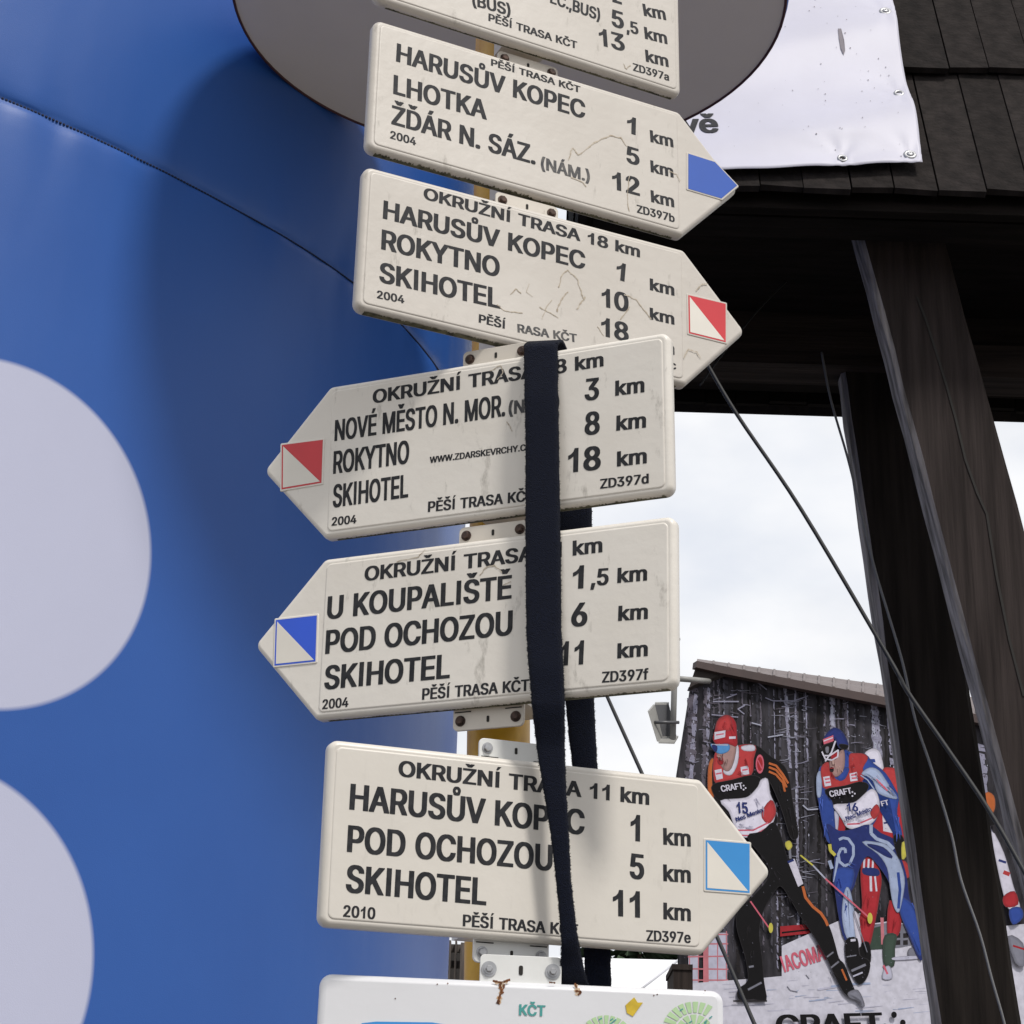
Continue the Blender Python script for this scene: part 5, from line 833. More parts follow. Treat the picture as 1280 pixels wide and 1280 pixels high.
    def done(name): cur[0].build(name, root); cur[0] = MB()
    random.seed(14)
    # forest
    def trunk(x0, x1, y0, y1, w, m, jit=.6, gaps=.0):
        n = max(3, int((y1-y0)/4)); L1 = []
        for i in range(n):
            f, f1 = i/n, (i+1)/n
            if random.random() < gaps: continue
            xa, xb = x0+(x1-x0)*f, x0+(x1-x0)*f1; j = random.uniform(-jit, jit); ww = w*random.uniform(.6, 1.1)
            L1.append(([(xa-ww/2+j, y0+(y1-y0)*f), (xa+ww/2+j, y0+(y1-y0)*f), (xb+ww/2+j, y0+(y1-y0)*f1+.4), (xb-ww/2+j, y0+(y1-y0)*f1+.4)]))
        lv[0] += .00005
        xs = [(x0+(x1-x0)*i/n, y0+(y1-y0)*i/n) for i in range(n+1)]; j = [(random.uniform(-jit, jit)*.8, random.uniform(.55, 1.1)) for _ in xs]
        for i in range(n):
            if random.random() < gaps*.7: continue
            (xa, ya), (xb, yb) = xs[i], xs[i+1]; (ja, wa), (jb, wb) = j[i], j[i+1]
            P = [(xa-w*wa/2+ja, ya-random.random()*2), (xa+w*wa/2+ja, ya+random.random()*2), (xb+w*wb/2+jb, yb+random.random()*2), (xb-w*wb/2+jb, yb-random.random())]
            cur[0].add([hp.at(*p, lv[0]+random.random()*.00003) for p in P], [(0, 1, 2, 3)], K[m])
        for _ in range(0 if m in ('black', 'dark', 'dark2', 'dark3', 'black2') else int(w*(y1-y0)*.06)):
            f = random.random(); x, y = x0+(x1-x0)*f+random.uniform(-.5, .5)*w, y0+(y1-y0)*f; r = random.uniform(.3, .9); q = random.uniform(1, 3)
            cur[0].add([hp.at(*p, lv[0]+.00004) for p in ((x-r, y), (x, y-r*q), (x+r, y), (x, y+r*q))], [(0, 1, 2, 3)], K[random.choice(('dark', 'bark', 'black', 'pale' if m != 'bark' else 'bark2'))])
    for k in range(20):
        x = random.uniform(868, 1118); trunk(x, x+random.uniform(0, 5), 845+(x-880)*.17, 1215, random.uniform(2, 8), random.choice(('dark', 'dark2', 'dark3', 'black2', 'black2')), jit=1.1, gaps=.1)
    for k in range(26):
        x = random.uniform(875, 1115); trunk(x, x+random.uniform(0, 5), 845+(x-880)*.17, 1190, random.uniform(.8, 3.2), random.choice(('haze', 'haze', 'dark3', 'bark')), jit=.6, gaps=.45)
    for x0, x1, y0, y1, w, m, g_ in ((866, 856, 860, 1180, 14, 'bark', .12), (870, 862, 868, 1000, 6, 'bark2', .35), (884, 880, 860, 1000, 9, 'bark', .15), (886, 884, 860, 960, 4, 'bark2', .45), (897, 900, 850, 890, 2.5, 'bark', .3),
                                  (981, 988, 858, 960, 4.5, 'bark2', .04), (982, 987, 858, 900, 2.2, 'pale', .3), (994, 1000, 860, 1240, 3.4, 'bark2', .12), (995, 998, 980, 1215, 2, 'pale', .5), (1007, 1010, 862, 960, 2.4, 'bark2', .3), (967, 970, 862, 990, 1.4, 'bark2', .4),
                                  (971, 972, 980, 1210, 2.4, 'bark2', .4), (1040, 1041, 868, 912, 9, 'bark2', .05), (1039, 1041, 868, 906, 4, 'pale', .3), (1056, 1060, 872, 945, 5, 'bark', .1), (1059, 1061, 872, 940, 2, 'bark2', .3),
                                  (1093, 1098, 880, 960, 12, 'bark2', .05), (1090, 1096, 880, 960, 4, 'pale', .3), (1112, 1120, 884, 1000, 9, 'bark2', .08), (1114, 1119, 884, 990, 3, 'pale', .4), (1106, 1108, 884, 960, 3, 'dark', .0), (950, 952, 900, 1060, 1.0, 'bark', .5), (1225, 1240, 930, 1100, 14, 'bark2', .1), (1090, 1100, 960, 1000, 6, 'pale', .2)):
        trunk(x0, x1, y0, y1, w, m, gaps=g_)
    for x, y, l_, s_ in [(random.choice((979, 984, 996, 1000, 1008, 990))+random.uniform(-4, 4), random.uniform(862, 1150), random.uniform(5, 19), random.choice((-1, 1))) for _ in range(85)]+[(random.uniform(882, 935), random.uniform(855, 890), random.uniform(6, 18), 1) for _ in range(12)]+[(random.uniform(1050, 1100), random.uniform(872, 940), random.uniform(5, 16), random.choice((-1, 1))) for _ in range(16)]+[(random.uniform(862, 900), random.uniform(880, 960), random.uniform(4, 9), 1) for _ in range(10)]:
        sl = random.uniform(-.25, .35); line([(x, y), (x+s_*l_*.5, y+sl*l_*.5+random.uniform(-.5, 1)), (x+s_*l_, y+sl*l_)], random.uniform(.5, 1.25), random.choice(('branch', 'bark', 'bark2')), .4)
    line(A((310, 270), (390, 240)), 1.4, 'bark2'); line(A((200, 300), (405, 300)), 1.6, 'bark2'); line(A((400, 360), (455, 330)), 1.6, 'bark2'); line(A((400, 360), (450, 400)), 1.3, 'bark2'); line(A((510, 470), (585, 490)), 1.4, 'pale')
    line(A((480, 130), (560, 150), (630, 205)), 1.4, 'bark2'); line(A((190, 405), (400, 425)), 1.3, 'bark2'); line(A((640, 585), (760, 565)), 1.5, 'pale'); line(A((620, 270), (680, 295), (850, 295), (960, 255)), 1.3, 'bark2'); line(A((920, 1130), (960, 1165), (1040, 1160)), 1.5, 'pale')
    for _ in range(260):
        x, y = random.uniform(848, 1105), random.uniform(850, 1190); r = random.uniform(.25, .7)
        cur[0].add([hp.at(x-r, y, lv[0]+.00003), hp.at(x, y-r, lv[0]+.00003), hp.at(x+r, y, lv[0]+.00003), hp.at(x, y+r, lv[0]+.00003)], [(0, 1, 2, 3)], K[random.choice(('bark2', 'bark', 'pale'))])
    done('forest_print')
    # course: fence, advertising band, snow
    poly(C((590, 655), (780, 640), (780, 700), (590, 720)), 'dred', False); poly(C((600, 690), (790, 670), (790, 680), (600, 702)), 'black', False)
    for x in (866, 891, 902): poly([(x-5, 1166), (x+7, 1166), (x+7, 1234), (x-6, 1234)], 'snow2', False)
    poly([(879, 1150), (885, 1150), (886, 1232), (879, 1232)], 'net', False)
    for y in (1168, 1180, 1196, 1211, 1225): line([(860, y), (910, y+random.uniform(-1, 1))], 1.8, 'net')
    for x in (862, 873, 884, 897, 908): line([(x, 1164), (x, 1228)], 1.2, 'net')
    poly(C((600, 780), (700, 735), (860, 665), (975, 615), (1100, 570), (1180, 560), (1200, 1000), (600, 980)), 'snow', False)
    poly([(846, 1237), (865, 1229), (905, 1226), (957, 1222), (978, 1220), (1010, 1213), (1042, 1203), (1090, 1188), (1150, 1168), (1230, 1160), (1330, 1150), (1330, 1420), (846, 1420)], 'snow', False)
    for _ in range(46):
        x, y = random.uniform(900, 1150), random.uniform(1226, 1268); l_ = random.uniform(4, 26); line([(x, y), (x+l_, y-random.uniform(0, 2.5))], random.uniform(.5, 1.6), random.choice(('snow2', 'snow2', 'lblue', 'snow2')), .3)
    line(C((635, 1040), (655, 1065), (700, 1075)), 1.2, 'grey'); line(C((755, 965), (775, 990)), 1.1, 'grey'); line(C((830, 1060), (960, 1040), (1000, 1030)), 2.4, 'snow2'); line(D((200, 1040), (330, 1025), (450, 1020)), 2.5, 'lblue')
    poly(D((440, 800), (450, 660), (560, 620), (690, 640), (780, 760), (640, 790), (530, 800)), 'grey', False); line(D((470, 640), (560, 628), (680, 640)), 1.6, 'white'); poly(D((450, 670), (530, 650), (530, 800), (445, 805)), 'green', False); line(D((525, 600), (530, 770)), 4, 'net')
    for k, P in enumerate(((612, 700), (660, 700), (612, 745), (660, 745))): poly(D(P, (P[0]+30, P[1]-3), (P[0]+30, P[1]+28), (P[0], P[1]+30)), 'dark', False)
    done('course_print')
    text(hp, 'IACOMA', C((612, 952))[0], C((880, 868))[0], 19, K['pink'], lv[0]+.0003).build('lettering', root)
    lv[0] += .0006
    # distant skiers
    poly(B((575, 520), (640, 470), (700, 490), (725, 560), (735, 660), (640, 600)), 'white'); poly(B((615, 560), (665, 560), (672, 590), (640, 590)), 'blue', False)
    poly(B((735, 660), (800, 640), (860, 660), (890, 760), (885, 850), (850, 900), (780, 900), (700, 860)), 'red')
    poly(B((690, 860), (900, 880), (930, 1100), (960, 1280), (700, 1280), (640, 1100)), 'dred'); poly(B((705, 930), (770, 920), (775, 1000), (705, 1010)), 'black', False); poly(B((730, 1020), (800, 1010), (830, 1220), (740, 1200)), 'white', False)
    for y in (1040, 1075, 1130): line(B((745, y), (800, y-8)), 2.2, 'navy')
    poly(B((320, 1050), (400, 1080), (380, 1280), (320, 1280)), 'dred'); poly(B((300, 1040), (340, 1040), (330, 1200), (300, 1180)), 'snow2')
    poly(D((400, 240), (440, 215), (490, 260), (520, 350), (505, 470), (480, 620), (440, 790), (405, 770), (380, 640), (400, 520), (390, 340)), 'dred'); poly(D((410, 280), (495, 290), (500, 330), (410, 320)), 'navy')
    for x in (412, 440, 468): line(D((x, 225), (x-3, 280)), 2.4, 'white')
    line(D((452, 335), (455, 430)), 3, 'white'); line(D((480, 335), (490, 430)), 2.2, 'white')
    poly(D((575, 490), (640, 560), (640, 680), (600, 730), (560, 690)), 'dred'); poly(D((545, 715), (615, 710), (605, 800), (600, 905), (545, 905), (532, 820)), 'green'); poly(D((545, 920), (575, 915), (588, 985), (530, 988)), 'snow2'); poly(D((640, 230), (690, 260), (700, 330), (665, 340)), 'red')
    line(D((535, 905), (560, 960)), 2.5, 'pink'); poly(D((700, 800), (760, 795), (770, 835), (700, 845)), 'grey'); poly(D((600, 855), (740, 845), (760, 860), (610, 870)), 'snow2')
    poly(D((385, 780), (440, 760), (450, 880), (400, 900)), 'black'); done('distant_skier_print')
    # skier in blue, number 16
    poly(B((170, 660), (200, 640), (240, 850), (290, 960), (305, 1100), (315, 1260), (300, 1300), (245, 1290), (200, 1120), (165, 930), (150, 830)), 'blue')
    poly(B((150, 720), (180, 670), (190, 800), (180, 890), (155, 880)), 'lblue')
    poly(B((200, 640), (300, 620), (390, 560), (400, 480), (460, 510), (580, 520), (650, 600), (760, 690), (860, 860), (875, 920), (860, 1050), (905, 1230), (850, 1290), (800, 1060), (770, 900), (690, 860), (700, 1000), (640, 1150), (480, 1190), (360, 1060), (290, 960), (220, 840)), 'blue')
    poly(B((190, 640), (250, 590), (290, 700), (340, 750), (430, 670), (440, 530), (480, 512), (565, 518), (600, 555), (555, 640), (540, 770), (240, 825), (200, 750)), 'red')
    poly(B((330, 700), (400, 640), (435, 650), (400, 730), (350, 750)), 'blue')
    poly(B((205, 720), (262, 710), (278, 795), (220, 805)), 'white', False); poly(B((440, 690), (505, 675), (515, 750), (448, 760)), 'white', False); line(B((222, 740), (262, 735)), 2, 'pink'); line(B((228, 770), (268, 765)), 2, 'pink'); line(B((455, 705), (498, 698)), 2, 'pink'); line(B((460, 732), (500, 728)), 2, 'pink')
    poly(B((225, 835), (400, 800), (530, 765), (605, 790), (580, 860), (500, 935), (320, 968), (285, 925)), 'black')
    poly(B((300, 970), (420, 960), (500, 940), (590, 860), (640, 830), (680, 860), (705, 960), (690, 1060), (620, 1140), (510, 1180), (420, 1165), (380, 1100), (340, 1040)), 'white')
    poly(B((628, 1035), (680, 965), (706, 1015), (690, 1060), (655, 1090)), 'red'); line(B((420, 1140), (520, 1135), (640, 1085)), 2, 'pink')
    poly(B((550, 690), (620, 640), (700, 665), (780, 780), (850, 880), (855, 912), (760, 890), (690, 850), (655, 760), (610, 715)), 'lblue')
    for k in range(4): line(B((680+k*22, 740+k*22), (710+k*22, 775+k*22)), 2, 'pink')
    line(B((540, 705), (600, 745), (660, 830)), 1.5, 'lblue')
    poly(B((270, 560), (330, 520), (385, 480), (395, 590), (375, 670), (320, 715), (275, 670)), 'skin'); ell(*B((283, 655))[0], 2.6, 3.6, 'dark')
    poly(B((235, 340), (300, 285), (365, 310), (410, 380), (425, 450), (350, 460), (310, 380), (215, 400)), 'navy'); poly(B((350, 430), (425, 440), (410, 470), (370, 465)), 'black')
    poly(B((203, 385), (295, 348), (300, 400), (212, 430)), 'pink', False); line(B((212, 400), (290, 370)), 1.4, 'white')
    poly(B((200, 450), (290, 415), (300, 440), (265, 520), (215, 515)), 'black'); poly(B((230, 460), (252, 455), (250, 500), (235, 500)), 'grey'); poly(B((280, 530), (335, 500), (325, 550), (290, 565)), 'dred')
    line(B((315, 400), (280, 500), (225, 580)), 1.9, 'white'); line(B((195, 495), (225, 560), (285, 570), (335, 540), (340, 480), (265, 530), (220, 530)), 1.8, 'white')
    poly(D((175, 0), (250, 45), (350, 30), (440, 5), (520, 60), (600, 100), (640, 200), (680, 330), (700, 480), (745, 560), (780, 700), (785, 850), (760, 860), (700, 720), (650, 600), (605, 470), (560, 350), (480, 240), (430, 205), (385, 270), (345, 400), (325, 450), (355, 640), (365, 745), (290, 745), (250, 600), (225, 430), (210, 350), (222, 220), (195, 100)), 'navy')
    poly(D((225, 290), (340, 290), (330, 400), (300, 430), (250, 460), (225, 380)), 'blue'); poly(D((640, 470), (720, 520), (770, 650), (780, 820), (755, 830), (700, 700), (650, 590)), 'blue')
    line(D((250, 100), (275, 88), (310, 95), (342, 140), (342, 200), (318, 255), (285, 268), (252, 240), (245, 195), (262, 158), (288, 158), (292, 185)), 3.4, 'lblue'); line(D((242, 215), (232, 280), (214, 370)), 4.2, 'lblue', .3)
    poly(D((400, 115), (500, 120), (560, 140), (620, 210), (650, 280), (668, 380), (640, 540), (620, 560), (595, 500), (578, 400), (560, 280), (500, 190)), 'lblue'); poly(D((430, 130), (530, 150), (590, 210), (560, 210), (490, 170)), 'navy'); line(D((628, 310), (640, 420), (630, 540)), 3.6, 'blue')
    line(D((455, 5), (455, 60), (490, 95), (560, 120), (600, 160)), 4.2, 'lblue')
    poly(D((300, 405), (325, 450), (350, 600), (352, 725), (300, 725), (272, 600), (278, 480)), 'lblue'); poly(D((345, 560), (375, 600), (390, 760), (370, 780), (350, 660)), 'white')
    poly(D((295, 745), (365, 735), (380, 840), (445, 880), (430, 975), (380, 1025), (335, 960), (300, 880)), 'black'); line(D((300, 850), (360, 840)), 1.5, 'grey'); line(D((330, 940), (420, 900)), 3, 'grey'); line(D((340, 975), (400, 950)), 2, 'snow2'); line(D((325, 745), (355, 742)), 3, 'white')
    poly(D((600, 80), (650, 75), (665, 130), (655, 220), (625, 200)), 'black'); poly(D((655, 120), (690, 130), (685, 190), (655, 225)), 'yellow'); line(D((190, 130), (195, 170), (225, 200)), 4, 'yellow'); line(D((188, 235), (205, 285)), 4.2, 'lblue')
    def folds(pts, L0, wd, ms, seed):
        random.seed(seed)
        for (x, y, ang) in pts:
            for _ in range(3):
                a = R_(ang+random.uniform(-18, 18)); l_ = L0*random.uniform(.5, 1.2); xx, yy = x+random.uniform(-3, 3), y+random.uniform(-3, 3)
                line([(xx, yy), (xx+l_*.5*math.cos(a), yy+l_*.5*math.sin(a)+.5), (xx+l_*math.cos(a), yy+l_*math.sin(a))], wd*random.uniform(.5, 1.2), random.choice(ms), .2)
    K['blue_dk'] = flat('print_blue_dk', (34, 52, 132), .72); K['blue_lt'] = flat('print_blue_lt', (84, 112, 206), .72); K['black_lt'] = flat('print_black_lt', (48, 45, 50), .62); K['red_dk'] = flat('print_red_dk', (160, 44, 50), .72); K['white_dk'] = flat('print_white_dk', (186, 184, 208), .72); K['skin_dk'] = flat('print_skin_dk', (120, 88, 88), .72); K['skin_lt'] = flat('print_skin_lt', (202, 168, 160), .72)
    folds([(1028, 1000, 80), (1032, 1030, 80), (1121, 1020, 80), (1122, 1040, 80), (1050, 1100, 90), (1060, 1130, 100), (1150, 1160, 70), (1140, 1130, 60), (1112, 985, 50), (1062, 1080, 40)], 12, 1.3, ('blue_dk', 'blue_lt'), 2)
    folds([(1040, 965, 60), (1065, 955, 70), (1072, 968, 50)], 8, 1.2, ('red_dk',), 3); folds([(1060, 1022, 20), (1080, 1010, 60), (1070, 1025, 10), (1095, 970, 50), (1110, 985, 50)], 9, 1.1, ('white_dk',), 4)
    folds([(1085, 1120, 95), (1080, 1150, 95), (1120, 1150, 100)], 14, 1.3, ('red_dk',), 5); folds([(1044, 955, 70), (1050, 960, 80)], 6, 1.2, ('skin_dk', 'skin_lt'), 6)
    poly(B((285, 575), (300, 570), (305, 600), (290, 610)), 'skin_lt'); line(B((268, 642), (300, 640)), 1, 'dred')
    done('blue_skier_print')
    # skier in black, number 15
    poly(A((170, 800), (205, 760), (215, 900), (200, 1080), (170, 1060), (160, 940)), 'orange')
    poly(A((200, 800), (260, 700), (400, 650), (540, 650), (660, 740), (770, 820), (812, 930), (830, 1060), (850, 1180), (880, 1350), (860, 1400), (820, 1380), (770, 1220), (720, 1080), (640, 920), (600, 1000), (690, 1160), (700, 1290), (500, 1300), (300, 1180), (210, 1040)), 'black')
    poly(A((205, 790), (225, 700), (260, 720), (400, 655), (537, 655), (522, 760), (502, 890), (350, 925), (228, 955), (205, 870)), 'red'); poly(A((430, 662), (520, 650), (530, 690), (450, 690)), 'white')
    poly(A((212, 850), (268, 838), (280, 915), (228, 928)), 'white', False); poly(A((420, 825), (480, 812), (490, 880), (428, 892)), 'white', False); line(A((225, 880), (268, 872)), 2, 'pink'); line(A((435, 850), (478, 842)), 2, 'pink')
    poly(A((375, 650), (402, 670), (395, 790), (350, 880), (300, 880), (285, 850), (330, 840), (370, 760)), 'white')
    poly(A((225, 640), (300, 620), (378, 640), (375, 730), (345, 830), (305, 855), (262, 800), (235, 720)), 'skin'); poly(A((240, 770), (275, 775), (275, 800), (250, 800)), 'dred')
    poly(A((218, 530), (235, 460), (280, 418), (330, 415), (378, 465), (388, 560), (388, 655), (330, 640), (240, 645), (203, 600)), 'dred'); poly(A((235, 470), (285, 425), (330, 425), (350, 520), (240, 530)), 'red')
    poly(A((212, 545), (300, 530), (297, 585), (212, 605)), 'white', False); line(A((225, 568), (285, 558)), 1.6, 'pink'); line(A((330, 590), (380, 588)), 3, 'white')
    poly(A((185, 640), (225, 650), (320, 643), (325, 690), (270, 716), (225, 702), (195, 670)), 'gogg'); line(A((190, 645), (320, 648)), 1.6, 'pale'); poly(A((195, 650), (230, 660), (225, 700), (205, 685)), 'navy')
    ell(*A((575, 800))[0], 5.2, 12, 'pink'); ell(*A((575, 800))[0], 3.6, 9, 'dred'); line(A((560, 770), (590, 835)), 1.4, 'pink')
    for o_ in (0, 34, 66): line(A((648, 860-o_), (705, 885-o_*1.1), (760, 950-o_), (775+o_*.4, 1020-o_)), 2.6, 'orange')
    poly(A((200, 965), (350, 930), (502, 892), (580, 920), (560, 985), (480, 1062), (340, 1085), (250, 1088), (208, 1040)), 'black')
    poly(A((262, 1095), (400, 1080), (485, 1062), (560, 985), (585, 930), (635, 922), (655, 1040), (695, 1130), (697, 1200), (660, 1300), (560, 1365), (480, 1385), (420, 1370), (370, 1290), (330, 1180)), 'white')
    poly(A((588, 1200), (662, 1090), (697, 1150), (692, 1215), (640, 1275)), 'red'); line(A((400, 1330), (520, 1330), (640, 1270)), 2, 'pink'); line(A((420, 1370), (520, 1372), (650, 1300)), 1.6, 'pink')
    poly(C((380, 82), (470, 50), (545, -10), (590, 60), (640, 230), (740, 390), (775, 490), (850, 570), (905, 660), (940, 770), (965, 860), (1000, 900), (1040, 1000), (1070, 1080), (1050, 1110), (1000, 1080), (945, 980), (900, 880), (845, 780), (790, 690), (715, 580), (650, 470), (600, 400), (560, 420), (480, 560), (455, 700), (472, 850), (485, 1010), (500, 1130), (420, 1120), (330, 1125), (320, 1060), (385, 1000), (370, 860), (340, 760), (310, 640), (330, 540), (400, 480), (520, 340), (500, 240)), 'black')
    line(C((735, 400), (752, 470), (800, 530), (850, 570), (880, 615), (895, 650)), 3.4, 'orange'); poly(C((640, 240), (682, 222), (738, 382), (705, 402)), 'white', False); line(C((640, 245), (675, 230)), 3, 'navy'); line(C((650, 130), (655, 220)), 3, 'grey')
    poly(C((625, 120), (650, 110), (665, 140), (645, 165), (628, 145)), 'yellow'); line(C((385, 1060), (470, 1015)), 2.6, 'grey'); line(C((390, 915), (420, 910)), 2.4, 'grey'); line(C((290, 1133), (505, 1133)), 2, 'dark'); line(C((890, 850), (930, 820)), 2, 'grey'); line(C((915, 920), (965, 880)), 2.2, 'grey'); line(C((985, 930), (1015, 1000)), 2.4, 'orange')
    line(C((400, 495), (515, 660)), 1.8, 'pink'); ell(*C((530, 665))[0], 2.8, 6.4, 'yellow'); line(C((720, 200), (800, 265)), 1.9, 'yellow'); line(C((800, 265), (880, 350)), 1.9, 'pale'); line(C((880, 350), (1160, 600)), 2.0, 'pink'); ell(*D((448, 603))[0], 3.2, 7, 'yellow'); line(D((345, 560), (430, 820)), 1.0, 'grey')
    poly(D((310, 1080), (370, 1065), (410, 1150), (400, 1170), (370, 1130), (320, 1110)), 'grey')
    folds([(905, 990, 50), (975, 985, 75), (985, 1010, 80), (990, 1035, 80), (950, 1070, 60), (970, 1090, 60), (985, 1120, 60), (1005, 1150, 60), (1020, 1180, 65), (935, 1120, 100), (937, 1160, 95), (940, 1190, 90), (1040, 1215, 60)], 14, 1.2, ('black_lt', 'dark', 'black_lt'), 12)
    folds([(902, 945, 80), (930, 950, 60), (925, 965, 20)], 9, 1.3, ('red_dk',), 13); folds([(925, 1030, 20), (945, 1000, 60), (955, 1010, 80), (935, 1035, 10)], 10, 1.2, ('white_dk',), 14)
    folds([(902, 945, 80), (908, 950, 90)], 6, 1.2, ('skin_dk', 'skin_lt'), 15); folds([(905, 905, 60), (915, 905, 70)], 7, 1.2, ('red_dk', 'dred'), 16); line(A((232, 735), (262, 745)), 1, 'skin_lt')
    done('black_skier_print')
    random.seed(77)                        # snow grains and print grain
    for _ in range(420):
        x, y = random.uniform(850, 1160), random.uniform(860, 1275); r = random.uniform(.25, .6)
        mm_ = random.choice(('white_dk', 'snow2', 'grey')) if y > 1225 else random.choice(('bark', 'dark', 'grey', 'bark2'))
        cur[0].add([hp.at(*p, lv[0]+.0002) for p in ((x-r, y), (x, y-r), (x+r, y), (x, y+r))], [(0, 1, 2, 3)], K[mm_])
    cur[0].build('print_grain', root, kind='stuff'); cur[0] = MB(); lv[0] += .0003
    w_ = lv[0]+.0003
    for s, p0, p1, cap, k in (('CRAFT', A((250, 1032))[0], A((425, 1004))[0], 7.2, 'white'), ('15', (918.5, 1017.5), (932.5, 1018), 13, 'navy'), ('Nes Mesto', (918, 1028.5), (951, 1016), 5.2, 'navy'),
                              ('CRAFT', (1034.5, 997.6), (1062, 993), 7, 'white'), ('16', (1056, 1015.5), (1070, 1015.5), 10, 'navy'), ('Nes Mesto', (1055, 1027.5), (1087, 1014.5), 5.2, 'navy'), ('FT', B((705, 990))[0], B((770, 975))[0], 6, 'white'),
                              ('CRAFT', (968, 1297), (1102, 1293), 26, 'black')):
        text(hp, s, p0, p1, cap, K[k], w_).build('lettering', root)
    for x, y, r in ((929.5, 982, 1.1), (932, 985, 1.1), (929.5, 987, 1.1), (1065.5, 990, 1.1), (1068.5, 992, 1.1), (1065.5, 995, 1.1)): ell(x, y, r, r, 'white')
    for x, y, r in ((1117.5, 1268.5, 3.6), (1128.5, 1278.5, 3.6), (1117, 1289, 3.6), (1106, 1283, 3)): ell(x, y, r, r*1.15, 'black')
    # fragment of a skier seen between the two posts
    poly(E((445, 308), (478, 320), (482, 372), (462, 402), (440, 385)), 'orange'); poly(E((450, 400), (485, 405), (480, 440), (455, 440)), 'black'); poly(E((470, 470), (520, 560), (560, 700), (590, 800), (540, 790), (500, 640)), 'white'); line(E((500, 590), (530, 600)), 3, 'navy'); line(E((520, 640), (545, 650)), 5, 'red'); poly(E((520, 745), (565, 722), (580, 775), (530, 785)), 'dred'); poly(E((545, 800), (590, 790), (600, 830), (560, 860)), 'blue'); poly(E((540, 910), (600, 940), (610, 1030), (570, 1020)), 'grey'); line(E((560, 950), (640, 975)), 2.4, 'dred')
    cur[0].build('rear_skier_print', root, kind='stuff'); cur[0] = MB()
poster()

# ------------------------------------------------------------------ floodlight on a bracket at the house corner
def flood():
    gm = mat('lamp_grey', (.27, .265, .25), .5, var=.12, scale=12); dk = mat('lamp_dark', (.07, .07, .075), .4); gl = mat('lamp_glass', (.12, .13, .14), .1)
    p = Plane(hp.o+hp.n*.35, hp.u, (0, 0, 1))
    root = empty('floodlight', p.at(842, 880), 'grey box floodlight hanging on a pipe arm at the corner of the house roof', 'lamp')
    mb = MB(); mb.tube([p.at(842, 766), p.at(843, 850), p.at(841, 925)], .021, gm, 10); mb.build('pipe', root)
    mb = MB(); mb.tube([p.at(842, 848), p.at(868, 850), hp.at(886, 851.5, .05)], .02, gm, 10); mb.build('arm', root)
    mb = MB(); mb.prism([p.at(*q) for q in ((843.5, 775), (848.5, 775), (847.5, 822), (843.5, 822))], p.n*-.05, gm); mb.build('clamp_plate', root)
    mb = MB(); mb.tube([p.at(840, 799), p.at(849.5, 799)], .012, dk, 8); mb.build('bolt', root)
    q = lambda u, v, w=0: p.at(780+u/5.333, 740+v/5.333, w)
    F = [q(205, 752, -.05), q(300, 752, -.05), q(350, 958, -.05), q(255, 962, -.05)]
    mb = MB(); mb.prism(F, p.n*-.05, dk); mb.build('front_glass', root, fixn=True)
    mb = MB(); mb.prism([q(168, 795, .06), q(206, 750, -.05), q(257, 964, -.05), q(230, 998, .06)], p.u*-.012, gm); mb.build('side_housing', root, fixn=True)
    mb = MB(); mb.prism([q(230, 998, .06), q(257, 964, -.05), q(362, 958, -.05), q(335, 1002, .06)], (0, 0, -.012), gm); mb.build('lower_flange', root, fixn=True)
    mb = MB(); mb.prism([q(205, 752, -.05), q(300, 752, -.05), q(300, 744, -.15), q(208, 744, -.15)], (0, 0, .012), gm); mb.build('upper_flange', root, fixn=True)
    mb = MB(); mb.tube([p.at(818.5, 903, .045), p.at(848.5, 903, .045)], .012, dk, 8); mb.build('swivel_bolt', root)
flood()

# ------------------------------------------------------------------ things far behind the lower signs
def tent():
    can = mat('white_canvas', (.80, .80, .82), .6, var=.04, scale=3); pl = frontal(24)
    a, b, c, d = pl.at(752, 1207), pl.at(848, 1200), pl.at(838, 1240), pl.at(748, 1240)
    root = empty('white_tent', (b.x-.3, 24, 0), 'white sloped canvas tent roof far away below the lowest arrow sign', 'tent')
    L = b-a; mb = MB(); eave = [c+Vector((.1, -1.6, 0)), c+Vector((-4.2, -1.6, 0)), b+Vector((-4.4, .5, .0)), b+Vector((0, .5, 0))]
    mb.prism([Vector((b.x-4, 23.2, c.z-.10)), Vector((b.x-.05, 23.2, c.z-.10)), b, Vector((b.x-4, 24, b.z-.02))], (0, .03, 0), can)
    mb.build('roof_panel', root, fixn=True)
    for i in range(5):
        x = b.x-.5-.9*i; mb = MB(); mb.tube([Vector((x, 23.17, c.z-.10)), Vector((x+.5, 23.96, b.z))], .012, mat('seam_%s' % 'abcde'[i], (.55, .55, .58), .7), 6); mb.build('seam', root)
    mb = MB(); mb.prism([Vector((b.x-4, 23.22, c.z-.10)), Vector((b.x-.05, 23.22, c.z-.10)), Vector((b.x-.05, 23.22, c.z-.35)), Vector((b.x-4, 23.22, c.z-.35))], (0, .03, 0), can); mb.build('valance', root, fixn=True)
    for dx in (-3.95, -.1):
        mb = MB(); mb.tube([(b.x+dx, 23.3, 0), (b.x+dx, 23.3, c.z-.12)], .03, can, 8); mb.build('leg', root)
tent()
